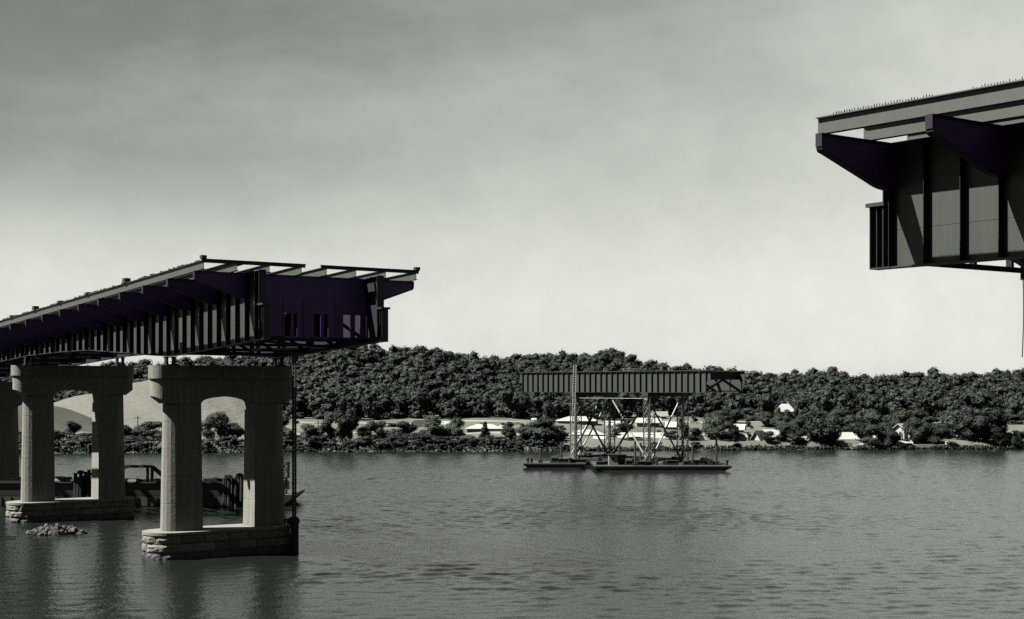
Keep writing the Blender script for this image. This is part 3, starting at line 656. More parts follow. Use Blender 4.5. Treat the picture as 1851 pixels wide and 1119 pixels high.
def bracket_flange_mesh(side):
    p = plate_bracket(side); mb = MB()
    for a, b in zip(p[2:-1], p[3:]):
        if abs(a[0] - b[0]) + abs(a[1] - b[1]) > .02: mb.add(
            [(-.17, a[0], a[1]), (.17, a[0], a[1]), (.17, b[0], b[1]), (-.17, b[0], b[1]), (-.17, a[0], a[1] - .04), (.17, a[0], a[1] - .04), (.17, b[0], b[1] - .04), (-.17, b[0], b[1] - .04)],
            [(0, 1, 2, 3), (7, 6, 5, 4), (0, 4, 5, 1), (2, 6, 7, 3), (1, 5, 6, 2), (3, 7, 4, 0)])
    mb.box(-.17, .17, min(0, -side * 4.55), max(0, -side * 4.55), .002, .04)
    mb.box(-.17, .17, min(-side * 4.552, -side * 4.59), max(-side * 4.552, -side * 4.59), -.5, .04)
    return mb.mesh('bracket_flange', 'rib')
BRK = {1: bracket_mesh(1), -1: bracket_mesh(-1)}; BFL = {1: bracket_flange_mesh(1), -1: bracket_flange_mesh(-1)}
def ibeam(mb, u0, u1, t, zf, d=.70, fw=.32):
    us = list(np.linspace(u0, u1, max(2, int(abs(u1 - u0) / 12) + 1)))
    mb.ribbon(us, lambda u: zf(u) - d, lambda u: zf(u), t - .02, t + .02)
    mb.ribbon(us, lambda u: zf(u) - .045, lambda u: zf(u), t - fw / 2, t + fw / 2)
    mb.ribbon(us, lambda u: zf(u) - d, lambda u: zf(u) - d + .045, t - fw / 2, t + fw / 2)
def steel_arm(label, u0, ua, ub, ztop, zbot, tip, brk_us, spl, s0):
    """u0: base point of the Empty; ua<ub the girder's ends; tip: the u of the open end; ztop: stringer top; zbot: girder underside"""
    X, Y = PT(u0, 0); root = thing('bridge_span', label, 'bridge span', (X, Y, 0), BR)
    L_ = lambda u: u - u0
    zt = lambda lu: ztop(lu + u0) - .74; zb = lambda lu: zbot(lu + u0)
    sgn = 1 if tip == ub else -1
    us = sorted(set([round(ua + (ub - ua) * k / max(1, int((ub - ua) / 1.817)), 3) for k in range(int((ub - ua) / 1.817) + 1)]))
    lus = [L_(u) for u in us]; tl = L_(tip)
    for gi, t in enumerate((0, G)):
        mb = MB(); mb.ribbon(lus, zb, zt, t - .018, t + .018)
        zl = zb(tl) + 2.6; e = tl + sgn * .75      # seat at the open end
        a, b = min(tl, e), max(tl, e)
        mb.box(a, b, t - .017, t + .017, zb(tl) - .0, zl)
        out = -1 if gi == 0 else 1
        ls = 1.55
        mb.ribbon(lus, lambda u: zb(u) + ls, lambda u: zb(u) + ls + .012, *sorted((t + out * .019, t + out * .028)))
        g = mb.build('girder', 'web' if gi == 0 else 'rib', root)  # far girder coloured darker to look shaded through the end openings
        fl = MB(); fl.ribbon(lus, lambda u: zb(u) - .06, zb, t - .30, t + .30); fl.box(a, b, t - .30, t + .30, zb(tl) - .06, zb(tl)); fl.build('bottom_flange', 'black', g)
        MB().ribbon(lus, lambda u: zt(u), lambda u: zt(u) + .06, t - .30, t + .30).build('top_flange', 'frame', g)
        st = MB(); st.box(a - .12, b + .12, t - .42, t + .42, zl, zl + .16); st.box(e - sgn * .02 - .015, e - sgn * .02 + .015, t - .30, t + .30, zb(tl), zl)
        st.box((a + b) / 2 - .015, (a + b) / 2 + .015, t - .28, t + .28, zb(tl), zl); st.box(tl - .02, tl + .02, t - .32, t + .32, zb(tl), zt(tl)); st.build('hanger_seat', 'black', g)
        for k in range(int((ub - ua) / 1.817) + 1):
            u = tip - sgn * (s0 + k * 1.817)
            if not ua < u < ub: continue
            lu = L_(u); h = zt(lu) - zb(lu)
            s = link('stiffener', STIFF if gi == 0 else STIFF_IN, g, (lu, t - .018 if gi == 0 else t + .018, zb(lu))); s.scale = (1, 1, h)
    for u in brk_us:
        lu = L_(u); z = ztop(u) - .745
        for gi, t, sd_ in ((0, 0, 1), (1, G, 1)):
            b = link('bracket', BRK[1 if gi == 0 else -1], root, (lu, t - .02 if gi == 0 else t + .02, z)); link('bracket_flange', BFL[1 if gi == 0 else -1], b)
        fb = MB(); fb.box(lu - .02, lu + .02, .03, G - .03, z - 1.85, z); fb.box(lu - .17, lu + .17, .03, G - .03, z, z + .04); fb.box(lu - .17, lu + .17, .03, G - .03, z - 1.89, z - 1.85)
        fb.build('floor_beam', 'frame', root)
        z0 = zb(lu) + .25; z1 = z - 1.95; cf = MB()
        cf.beam((lu, .1, z0), (lu, G - .1, z0), .26, .22); cf.beam((lu, .12, z0 + .1), (lu, G / 2, z1), .2, .24); cf.beam((lu, G - .12, z0 + .1), (lu, G / 2, z1), .2, .24)
        for tt in (2.6, 5.25, 7.9): cf.beam((lu, tt, z0), (lu, tt, z1), .18, .3)
        cf.beam((lu, .1, z1 - .1), (lu, G - .1, z1 - .1), .2, .2)
        cf.build('cross_frame', 'rib', root)
    bl = sorted(brk_us)
    for k in range(len(bl) - 1):
        a, b = L_(bl[k]), L_(bl[k + 1]); z = lambda u: zb(u) + .02
        t0, t1 = (.2, G - .2) if k % 2 else (G - .2, .2)
        MB().beam((a, t0, z(a) + .1), (b, t1, z(b) + .1), .26, .18).build('lateral_brace', 'rib', root)
    for t0, t1 in ((-1.75, -.25),):
        wk = MB(); e0, e1 = (lus[0], L_(tip) - 1.45) if sgn > 0 else (L_(tip) + .06, lus[-1])
        for q in range(5): wk.ribbon(list(np.linspace(e0, e1, max(3, len(lus) // 3))), lambda lu: ztop(lu + u0) + .01, lambda lu: ztop(lu + u0) + .06, t0 + .3 * q + .012, t0 + .3 * q + .288)
        wk.build('shade_planks', 'wood', root)  # planks added above the stringers to keep sun off the upper web
    for u in spl:
        lu = L_(u); MB().box(lu - .5, lu + .5, -.036, -.019, zb(lu) + .25, zt(lu) - .2).build('splice_plate', 'stringer', root)
    send = tip - sgn * 1.4 if sgn > 0 else tip - .0
    ends = (ua, send) if sgn > 0 else (send, ub)
    for t in STR_T:
        mb = MB(); ibeam(mb, L_(ends[0]), L_(ends[1]), t, lambda u: ztop(u + u0)); mb.build('stringer', 'stringer', root)
    return root, ends
def zt_left(u): return 24.75 - .047 * (17.5 - u)
def zb_left(u): return float(np.interp(u, [-140, -41.7, -30, -21, -10, -4, 0, 5, 18.9], [13.95, 18.55, 18.75, 18.75, 18.25, 17.92, 17.78, 17.95, 18.75]))
left_arm, le = steel_arm('finished cantilever arm on concrete piers with open stringers on top at left', 0, -104, 18.9, zt_left, zb_left, 18.9, [16.4 - SPC * k for k in range(22)], [], .65)
def zt_right(u): return 26.0 - .0155 * (u - 80.4)
def zb_right(u): return 20.1 - .004 * (u - 80.4)
right_arm, re = steel_arm('near cantilever arm end hanging in from the right with dark stiffened girder', 80.4, 80.4, 118.0, zt_right, zb_right, 80.4, [80.75 + 5.5 * k for k in range(7)], [], .35)
# plate diaphragm with narrow openings closing the open end between the two girders
ud = 16.4; wins = [(3.0, 3.55), (3.8, 4.1), (5.6, 6.2), (6.5, 6.9), (8.3, 8.95), (9.4, 9.85)]; zb_ = zb_left(ud) + .5; zt2 = zt_left(ud) - .745 - 1.9
mb = MB(); mb.box(ud + .19, ud + .22, .05, G - .05, 20.95, zt2); mb.box(ud + .19, ud + .22, .05, G - .05, zb_, 18.95); prev = .05
for a, b in wins + [(G - .05, 0)]: mb.box(ud + .19, ud + .22, prev, a, 18.95, 20.95); prev = b
for tt in (1.2, 2.9, 4.7, 7.6, 9.2): mb.box(ud + .221, ud + .30, tt - .06, tt + .06, zb_, zt2)
mb.build('end_diaphragm', 'frame', left_arm)
ui = ud - SPC; MB().box(ui + .19, ui + .22, .05, G - .05, zb_left(ui) + .6, zt_left(ui) - .745 - 1.9).build('dark_backing_plate', 'rib', left_arm)  # dark sheet added so the end openings look shaded within
# open end of the left arm: two edge beams with a gap in the middle, clamps on the outer stringer
zE = zt_left(17.5)
for t0, t1, dz in ((-4.45, 4.35, 0), (5.75, 14.95, 0)):
    mb = MB(); mb.box(17.42, 17.72, t0, t1, zE + .02, zE + .10); mb.box(17.55, 17.60, t0, t1, zE - .20, zE + .02); mb.build('edge_beam', 'black', left_arm)
for t in (-4.3, 14.8): MB().box(17.3, 17.75, t - .2, t + .2, zE + .1, zE + .36).build('post_shoe', 'black', left_arm)
rs = random.Random(3)
for u in (0.8, -25.0, -9.0, -17.0, -33): MB().box(u - .35, u + .35, -4.5, -4.0, zt_left(u) + .0, zt_left(u) + (.42 if u in (.8, -25.0) else .2)).build('clamp', 'black', left_arm)
mb = MB(); u = 16.5
while u > -60:
    if rs.random() < .55:
        h = rs.uniform(.05, .14); mb.box(u - .1, u + .1, -4.35, -4.1, zt_left(u) - .01, zt_left(u) + h)
    u -= .45
struct(mb.build('shear_stud', 'black', left_arm), 'stuff')
mb = MB(); u = 81.3
while u < 96:
    if not (86.2 < u < 87.9):
        for t in (-4.34, -4.16): 
            if rs.random() < .85: mb.tube((u, t, 0 + zt_right(u) - .01), (u + rs.uniform(-.02, .02), t, zt_right(u) + rs.uniform(.07, .13)), .018, .018, 5)
    u += .14 if u < 88 else .26
for v in range(len(mb.v)): mb.v[v] = (mb.v[v][0] - 80.4, mb.v[v][1], mb.v[v][2])
struct(mb.build('shear_stud', 'black', right_arm), 'stuff')
# rope hanging from the right arm
xr, yr = PT(86.95, 0.2); rp = MB(); yy0 = 56.0; xr = WX(1848, yy0)
z0, z1 = WZ(646, yy0), zb_right(87) - .02
n = 8
for k in range(n): rp.tube((xr + .05 * math.sin(k * .4), yy0, z1 + (z0 - z1) * k / n), (xr + .05 * math.sin((k + 1) * .4), yy0, z1 + (z0 - z1) * (k + 1) / n), .022, .022, 6)
tag(rp.build('rope', 'black'), 'thin dark rope hanging from the underside of the right arm', 'rope')

# ------------------------------------------------------------------ piers
def stadium(t0, t1, hw, n=10, inset=0):
    """half outline t -> half-width; returns list of (t, half)"""
    r = hw; pts = []
    for k in range(n + 1): a = math.pi - k * math.pi / 2 / n; pts.append((t0 + r + r * math.cos(a), r * math.sin(a)))
    m = 14
    for k in range(1, m): pts.append((t0 + r + (t1 - t0 - 2 * r) * k / m, r))
    for k in range(n + 1): a = math.pi / 2 - k * math.pi / 2 / n; pts.append((t1 - r + r * math.cos(a), r * math.sin(a)))
    return pts
def stadium_solid(mb, pts, zl, zu):
    n = len(pts); vs = []
    for t, h in pts: vs += [(h, t, zl(t)), (-h, t, zl(t)), (-h, t, zu(t)), (h, t, zu(t))]
    fs = []
    for j in range(n - 1):
        a = 4 * j; b = a + 4
        fs += [(a, b, b + 1, a + 1), (a + 1, b + 1, b + 2, a + 2), (a + 2, b + 2, b + 3, a + 3), (a + 3, b + 3, b, a)]
    fs += [(0, 1, 2, 3), (4 * n - 4, 4 * n - 1, 4 * n - 2, 4 * n - 3)]
    mb.add(vs, fs)
def column(mb, ta, tb, outer, z0, z1, hd0, hd1, batter):
    """D-shaped plan, round on the outer side, battered, pour joints slightly recessed"""
    lifts = [z0]; 
    while lifts[-1] + 2.4 < z1: lifts.append(lifts[-1] + 2.4)
    lifts.append(z1); zz = []
    for a, b in zip(lifts[:-1], lifts[1:]): zz += [(a + .03, 0), (b - .03, 0), (b, .03)]
    zz = [(z0, 0)] + zz[:-1] + [(z1, 0)]
    rings = []
    for z, ins in zz:
        f = (z1 - z) / (z1 - z0); hd = hd1 + (hd0 - hd1) * f - ins
        a = ta - (batter if outer < 0 else .25 * batter) * f + ins; b = tb + (batter if outer > 0 else .25 * batter) * f - ins
        ring = []
        if outer < 0:
            ring += [(hd, b), (-hd, b)]
            for k in range(13): q = -math.pi / 2 - k * math.pi / 12; ring.append((hd * math.sin(q), a + hd * 1.4 * (1 - abs(math.cos(q)))))
        else:
            for k in range(13): q = math.pi / 2 - k * math.pi / 12; ring.append((hd * math.sin(q), b - hd * 1.4 * (1 - abs(math.cos(q)))))
            ring += [(-hd, a), (hd, a)]
        rings.append([(u, t, z) for u, t in ring])
    mb.loft(rings)
def stone_course(parent, t0, t1, hw, z0, z1, phase, m, seed, lenavg=2.1, proud=.0):
    r = random.Random(seed); st = t1 - t0 - 2 * hw; per = 2 * st + 2 * math.pi * hw; n = round(per / lenavg)
    def at(s, off):
        s %= per
        if s < st: return (hw + off, t0 + hw + s)
        s -= st
        if s < math.pi * hw: a = s / hw; return ((hw + off) * math.cos(a), t1 - hw + (hw + off) * math.sin(a))
        s -= math.pi * hw
        if s < st: return (-(hw + off), t1 - hw - s)
        s -= st; a = s / hw; return (-(hw + off) * math.cos(a), t0 + hw - (hw + off) * math.sin(a))
    cuts = [(k + phase + r.uniform(-.12, .12)) * per / n for k in range(n)]; cuts.append(cuts[0] + per)
    for k in range(n):
        a, b = cuts[k] + .03, cuts[k + 1] - .03; pr_ = r.uniform(0, .05); C, Rr = 7, 5; vs = []
        for j in range(Rr):
            for i in range(C):
                edge = i in (0, C - 1) or j in (0, Rr - 1)
                off = (0 if edge else r.uniform(.03, .12) + pr_) + proud
                x, y = at(a + (b - a) * i / (C - 1), off); vs.append((x, y, z0 + .018 + (z1 - z0 - .036) * j / (Rr - 1)))
        fs = [(j * C + i, j * C + i + 1, (j + 1) * C + i + 1, (j + 1) * C + i) for j in range(Rr - 1) for i in range(C - 1)]
        nb = len(vs); bk = [0, C - 1, Rr * C - 1, (Rr - 1) * C]
        for q in bk:
            x, y, z = vs[q]; s = a if q in (0, (Rr - 1) * C) else b; xx, yy = at(s, -.35); vs.append((xx, yy, z))
        fs += [tuple(range(C))[::-1] + (nb, nb + 1), tuple((Rr - 1) * C + i for i in range(C)) + (nb + 2, nb + 3), tuple(j * C for j in range(Rr)) + (nb + 3, nb), tuple(j * C + C - 1 for j in range(Rr))[::-1] + (nb + 1, nb + 2)]
        MB().add(vs, fs).build('stone', m, parent)
def pier(u, ztop_, label, stones=True, zbase=2.35, seed=1):
    X, Y = PT(u, 0); o = thing('bridge_pier', label, 'bridge pier', (X, Y, 0), BR, 'concrete bridge piers')
    mb = MB(); stadium_solid(mb, stadium(-2.05, 11.8, 1.95), lambda t: -1.5, lambda t: zbase - .25); mb.build('footing', 'concrete' if stones else 'stone', o)
    mb = MB(); stadium_solid(mb, stadium(-2.42, 12.17, 2.32), lambda t: zbase - .24, lambda t: zbase); mb.build('coping', 'coping', o)
    if stones:
        h = (zbase - .25 - .55) / 2
        stone_course(o, -2.3, 12.05, 2.2, .55 + h, zbase - .25, .15, 'stone', seed); stone_course(o, -2.3, 12.05, 2.2, .55, .55 + h, .6, 'stone', seed + 1); stone_course(o, -2.3, 12.05, 2.2, -.6, .55, .3, 'wetstone', seed + 2)
    zc = ztop_ - 1.15            # underside of the upper tier
    zs = zc - 2.2
    for ta, tb, od in ((-.62, 2.5, -1), (7.6, 10.85, 1)):
        mb = MB(); column(mb, ta, tb, od, zbase + .005, zs, 1.28, 1.02, .22); mb.build('column', 'concrete', o)
    def under(t):
        if t < -.6: return zs + .65 * ((-.6 - t) / 1.1) ** .8 if t < -.6 else zs
        if t > 10.83: return zs + .65 * min(1, (t - 10.83) / 1.1) ** .8
        if 2.5 < t < 7.6: return zs + .05 + .55 * math.sqrt(max(0, 1 - ((t - 5.05) / 2.55) ** 2))
        return zs
    pts = stadium(-1.72, 11.95, 1.12); pts = sorted(set(pts + [(2.49, 1.12), (2.51, 1.12), (7.59, 1.12), (7.61, 1.12), (2.8, 1.12), (7.3, 1.12), (3.2, 1.12), (6.9, 1.12)]))
    mb = MB(); stadium_solid(mb, pts, under, lambda t: zc - .002); mb.build('crosshead', 'concrete', o)
    mb = MB(); stadium_solid(mb, stadium(-1.9, 12.1, 1.25), lambda t: zc, lambda t: ztop_); mb.build('cap', 'concrete', o)
    zb = zb_left(u) - .065
    for t in (0, G):
        b = MB(); b.box(-.55, .55, t - .55, t + .55, ztop_ + .003, ztop_ + .12); hb = zb - ztop_
        for s in (-1, 1): b.prism_y([(-.32, ztop_ + .12), (.32, ztop_ + .12), (.20, ztop_ + hb * .6), (.34, zb - .08), (-.34, zb - .08), (-.20, ztop_ + hb * .6)], t + s * .34 - .1, t + s * .34 + .1)
        b.box(-.45, .45, t - .5, t + .5, zb - .08, zb); b.build('bearing', 'rib', o)
    return o
pier(0, 16.92, 'nearest concrete pier with two columns on a rock faced stone base', seed=11)
pier(-41.7, 17.45, 'middle concrete pier standing behind the rubble heap at left', seed=31, zbase=2.2)
pier(-83.4, 15.75, 'farthest concrete pier at the left border behind the work barge', stones=False)
# ladder hanging from the arm down the right end of the front pier
X, Y = PT(2.75, 10.75); lo = thing('ladder', 'dark access ladder hanging down the right end of nearest pier', 'ladder', (X, Y, 0), BR)
for s in (-.24, .24): MB().tube((s, 0, .3), (s, 0, 17.9), .11, .11, 6).build('rail', 'black', lo)
for k in range(42): MB().tube((-.24, 0, .5 + k * .41), (.24, 0, .5 + k * .41), .05, .05, 5).build('rung', 'black', lo)
mb = MB(); mb.box(-.4, .4, -.3, .25, -.8, 3.2); mb.build('fender_post', 'wood', lo)
MB().box(-.9, .3, -.6, .4, 2.6, 3.0).build('landing', 'wood', lo)
# rubble heap in front of the middle pier
XR, YR_ = WX(98, 146), 147.2
RB = [rock(20 + k).mesh('rubble_stone', 'rubble') for k in range(6)]
rb = random.Random(5)
for i in range(170):
    a = rb.uniform(0, 6.283); q = math.sqrt(rb.random()); x = 3.0 * q * math.cos(a); y = 1.7 * q * math.sin(a)
    z = .78 * (1 - q) ** .8 * (1 + .3 * math.cos(a * 2 + 1)) + rb.uniform(-.08, .08); s = rb.uniform(.12, .30) if i > 30 else rb.uniform(.25, .42)
    o = link('rubble_stone', RB[i % 6], None, (XR + x - .2, YR_ + y, z)); o.scale = (s * 1.25, s, s * .8); o.rotation_euler = (rb.random(), rb.random(), rb.uniform(0, 6))
    tag(o, 'pale broken stone in the low heap before the middle pier', 'stone', 'stones of the rubble heap')

# ------------------------------------------------------------------ work barge behind the piers
BY = 180.5
bx0, bx1 = -74.0, WX(529, BY)
wb = thing('work_barge', 'long dark work barge with high bulwark moored behind the piers', 'barge', ((bx0 + bx1) / 2, BY, 0))
o_ = (bx0 + bx1) / 2; a, b = bx0 - o_, bx1 - o_
MB().prism_y([(a, -.6), (b - 1.9, -.6), (b - 1.3, .1), (b, 1.15), (b, 1.4), (a, 1.4)], 0, 10.5).build('hull', 'hull', wb)
MB().box(a + .1, b - .2, .1, 10.4, 1.4, 1.46).build('deck', 'deckm', wb)
k = a + .3
while k < b - 2.6:
    MB().box(k, k + 1.02, -.05, .0, .12, 1.22).build('hull_plate', 'hullgrey', wb); MB().box(k + 1.05, k + 1.17, -.12, .0, .0, 1.3).build('hull_rib', 'hull', wb); k += 1.22
mb = MB(); mb.box(a, b - 1.0, .05, .2, 1.46, 2.95); mb.build('bulwark', 'black', wb)
mb = MB(); mb.box(a, b - 1.0, -.08, .3, 2.95, 3.07); mb.build('rail_cap', 'wood', wb)
mb = MB(); mb.box(a, b - 2, 10.1, 10.3, 1.46, 2.6); mb.build('far_bulwark', 'black', wb)
def onb(px, Y=BY + 2): return WX(px, Y)
for grp, lst in (('cut-off timber piles behind the middle pier', [(137, 855), (146, 850), (154, 853), (161.5, 849), (169, 853), (141, 862), (150, 860), (176, 858)]), ('cut-off timber piles behind the front pier', [(409, 858), (414, 858), (420, 864), (427, 861), (433, 855), (436, 858), (406, 864)])):
    for i, (px, ty) in enumerate(lst):
        Y = BY - .75 - .5 * (i % 2); z = WZ(ty, Y); mb = MB(); mb.tube((0, 0, -1), (.06 * (i % 3 - 1), .04, z), .26, .22, 9)
        if i % 3 == 1: mb.box(-.38, .38, -.3, .3, z - .45, z - .1)
        o = mb.build('timber_pile', 'wood', None); o.location = (WX(px, Y), Y, 0)
        tag(o, 'dark cut-off timber pile in the clump behind the ' + ('middle pier arch' if 'middle' in grp else 'nearest pier arch'), 'pile', grp)
Y = BY + 3; gx = lambda p: WX(p, Y); gf = thing('loading_frame', 'dark steel loading frame with a sloping arm on the work barge', 'gantry', (gx(270), Y, 1.46))
zt_ = WZ(843, Y) - 1.46
MB().beam((gx(212) - gx(270), 0, zt_), (gx(275) - gx(270), 0, zt_), .3, .34).build('top_beam', 'black', gf)
for p in (267, 275): MB().box(gx(p) - gx(270) - .16, gx(p) - gx(270) + .16, -.16, .16, 0, zt_ - .17).build('post', 'black', gf)
MB().beam((gx(275) - gx(270), 0, zt_ - .05), (gx(300) - gx(270), 0, WZ(864, Y) - 1.46), .3, .5).build('sloping_arm', 'black', gf)
MB().beam((gx(224) - gx(270), 0, WZ(847, Y) - 1.46), (gx(236) - gx(270), 0, zt_ - .1), .12, .12).build('strut', 'black', gf)
MB().box(gx(213) - gx(270) - .15, gx(213) - gx(270) + .15, -.15, .15, 0, zt_ - .17).build('post', 'black', gf)
# lattice mast near the barge's bow
Y = BY + 2.5; lm = thing('lattice_mast', 'small square lattice mast near the bow of the work barge', 'mast', (WX(513, Y), Y, 1.46))
def lattice(parent, hw, z0, z1, nb, m, name='lattice', r=.06, hd=None):
    mb = MB(); hd = hd or hw; zs_ = [z0 + (z1 - z0) * k / nb for k in range(nb + 1)]
    for sx in (-1, 1):
        for sy in (-1, 1): mb.box(sx * hw - r, sx * hw + r, sy * hd - r, sy * hd + r, z0, z1)
    for k, (p, q) in enumerate(zip(zs_[:-1], zs_[1:])):
        for sy in (-1, 1):
            y = sy * hd; mb.beam((-hw, y, p), (hw, y, p), r * 1.1, r * 1.1); mb.beam((-hw, y, p), (hw, y, q), r, r); mb.beam((hw, y, p), (-hw, y, q), r, r)
        for sx in (-1, 1):
            x = sx * hw; mb.beam((x, -hd, p), (x, hd, p), r * 1.1, r * 1.1); mb.beam((x, -hd, p), (x, hd, q), r, r)
    mb.box(-hw - r, hw + r, -hd - r, hd + r, z1, z1 + .12)
    return mb.build(name, m, parent)
lattice(lm, .58, 2.0, WZ(836, Y) - 1.46, 2, 'black', 'mast_head', .07); lattice(lm, .35, 0, 1.98, 2, 'black', 'mast_foot', .06)
# deck clutter on the work barge
def clutter(name, label, cat, x, y, z, parts, group=None, rz=0):
    o = thing(name, label, cat, (x, y, z), rz, group)
    for pn, m, fn in parts:
        mb = MB(); fn(mb); mb.build(pn, m, o)
    return o
def winch(x, y, z, s, label):
    return clutter('winch', label, 'winch', x, y, z, [('base', 'black', lambda m: m.box(-.9 * s, .9 * s, -.5 * s, .5 * s, 0, .25 * s)), ('drum', 'black', lambda m: m.tube((-.6 * s, 0, .8 * s), (.6 * s, 0, .8 * s), .5 * s, .5 * s, 12)),
        ('side_frame', 'hull', lambda m: (m.prism_x([(-.5 * s, .25 * s), (.5 * s, .25 * s), (.15 * s, 1.3 * s), (-.15 * s, 1.3 * s)], -.75 * s, -.65 * s), m.prism_x([(-.5 * s, .25 * s), (.5 * s, .25 * s), (.15 * s, 1.3 * s), (-.15 * s, 1.3 * s)], .65 * s, .75 * s)))])
def bollard(x, y, z, label, group, s=1):
    return clutter('bollard', label, 'bollard', x, y, z, [('post', 'black', lambda m: m.tube((0, 0, 0), (0, 0, .7 * s), .22 * s, .2 * s, 10)), ('head', 'black', lambda m: m.tube((0, 0, .7 * s), (0, 0, .85 * s), .32 * s, .3 * s, 10))], group)
winch(WX(236, BY + 5), BY + 5, 1.46, 1.35, 'dark cable winch under the loading frame beam')
winch(WX(105, BY + 4), BY + 4, 1.46, 1.5, 'dark cable winch beside the left column of the middle pier')
for i, (p, q) in enumerate(((108, 7.5), (121, 6.5))): bollard(WX(p, BY + q), BY + q, 1.46, 'dark bollard on the work barge behind the middle pier', 'bollards on the work barge', 2.2)
clutter('timber_stack', 'low stack of dark timbers on the work barge deck', 'timber', WX(250, BY + 6), BY + 6, 1.46, [('timber', 'wood', (lambda k: lambda m: m.box(-4 + .3 * k, 3.5 - .2 * k, -.9 + .0 * k, .9, .34 * k, .34 * k + .3))(k)) for k in range(5)])
clutter('timber_stack', 'stack of dark timbers seen under the nearest pier arch', 'timber', WX(388, BY + 6), BY + 6, 1.46, [('timber', 'wood', (lambda k: lambda m: m.box(-2.5 + .3 * k, 3.0 - .1 * k, -.9, .9, .36 * k, .36 * k + .32))(k)) for k in range(5)])

# ------------------------------------------------------------------ floating span, towers and pontoons
SX, SY = 34.1, 252.0; DX, DY = -.717, .697; LEN = 44.5; SR = math.atan2(-DY, -DX)   # local +x points to the near right end
Z0, Z1 = 14.1, 17.85; FG = 10.3
fs_ = thing('girder_span', 'loose steel girder span carried high on towers over pontoons', 'bridge span', (SX, SY, Z0), SR)
fl = list(np.linspace(-LEN, 0, 34)); hgt = Z1 - Z0
FST = MB().box(-.012, .012, -.30, 0, 0, 1).mesh('stiffener', 'black'); FST2 = MB().box(-.012, .012, 0, .30, 0, 1).mesh('stiffener', 'black')
def P2(v, t): return (SX + DX * v + DY * t, SY + DY * v - DX * t)     # v back along the span, t across
for gi in (0, 1):
    t = gi * FG; mb = MB(); mb.ribbon(fl, lambda u: 0, lambda u: hgt, t - .02, t + .02)
    for e in ((-LEN - .8, -LEN), (0, .8)): mb.box(e[0], e[1], t - .019, t + .019, 1.9, hgt)
    g = mb.build('girder', 'web', fs_)
    MB().ribbon(fl, lambda u: -.06, lambda u: 0, t - .3, t + .3).build('bottom_flange', 'black', g)
    MB().ribbon([-LEN - .8] + fl + [.8], lambda u: hgt, lambda u: hgt + .14, t - .34, t + .34).build('top_flange', 'black', g)
    for k, u in enumerate(fl):
        s = link('stiffener', FST if gi == 0 else FST2, g, (u, t + (-.02 if gi == 0 else .02), 0)); s.scale = (2.2 if k % 4 else 4, 1, hgt)
for k in range(9):
    u = -LEN + .3 + k * (LEN - .6) / 8
    mb = MB(); mb.box(u - .02, u + .02, .03, FG - .03, hgt - 1.5, hgt - .02); mb.box(u - .15, u + .15, .03, FG - .03, .1, .3)
    mb.beam((u, .1, .3), (u, FG / 2, hgt - 1.5), .2, .45); mb.beam((u, FG - .1, .3), (u, FG / 2, hgt - 1.5), .2, .45); mb.beam((u, FG * .72, .3), (u, FG * .72, hgt - 1.5), .2, .25)
    mb.build('cross_frame', 'rib', fs_)
for k in range(8):
    u0_, u1_ = -LEN + .3 + k * (LEN - .6) / 8, -LEN + .3 + (k + 1) * (LEN - .6) / 8
    MB().beam((u0_, .2 if k % 2 else FG - .2, .2), (u1_, FG - .2 if k % 2 else .2, .2), .2, .15).build('lateral_brace', 'rib', fs_)
# gear and workers on top
def on_span(v, t, z=0): p = P2(v, t); return p[0], p[1], Z1 + .14 + z
x, y, z = on_span(9.4, .1); clutter('hoist', 'dark hoist standing on the floating span top flange', 'hoist', x, y, z, [('base', 'black', lambda m: m.box(-.5, .5, -.3, .3, 0, .25)), ('drum', 'black', lambda m: m.tube((-.4, 0, .7), (.4, 0, .7), .45, .45, 10)), ('motor', 'hull', lambda m: m.box(-.2, .35, -.25, .25, .9, 1.3))])
for v, lab in ((23.3, 'pale tool box on the floating span, leftmost'), (18.5, 'pale tool box on the floating span, left of the middle pair'), (17.2, 'pale tool box on the floating span, right of the middle pair'), (8.0, 'pale tool box beside the dark hoist on the floating span')):
    x, y, z = on_span(v, .1); clutter('tool_box', lab, 'box', x, y, z, [('body', 'offwhite', lambda m: m.box(-.4, .4, -.25, .25, 0, .38)), ('lid', 'white', lambda m: m.box(-.43, .43, -.28, .28, .38, .46))], 'tool boxes on the floating span')

def pontoon(x0, x1, y0, y1, dk, label, rake=2.2):
    cx = (x0 + x1) / 2; o = thing('pontoon_barge', label, 'barge', (cx, y0, 0)); a, b = x0 - cx, x1 - cx; W = y1 - y0
    MB().prism_y([(a + rake, -.5), (b - rake, -.5), (b - rake * .6, .05), (b, dk * .72), (b, dk), (a, dk), (a, dk * .72), (a + rake * .6, .05)], 0, W).build('hull', 'hull', o)
    MB().box(a + .1, b - .1, .1, W - .1, dk, dk + .05).build('deck', 'deckm', o)
    MB().box(a + .1, b - .1, -.08, 0, dk - .2, dk - .02).build('rub_rail', 'wood', o)
    return o
DK = 1.0
pontoon(WX(946, 263.5), WX(1060, 263.5), 263.5, 271.0, DK, 'left pontoon barge with raked end under the floating span', 2.0)
pontoon(WX(1000, 272), WX(1185, 272), 271.6, 286.0, DK, 'rear pontoon barge carrying the left tower', 1.5)
pontoon(WX(1075, 255), WX(1323, 255), 255.0, 270.8, DK, 'right pontoon barge nearest the camera under the right tower', 2.6)
tw = thing('falsework_tower', 'braced lattice legs standing on pontoons and carrying the loose span', 'tower', (*P2(22, FG / 2), DK), SR)
TX, TY = P2(22, FG / 2)
def loc(v, t, z): return (22 - v, t - FG / 2, z - DK)
HB = 13.2
VL, VR = 30.8, 13.0
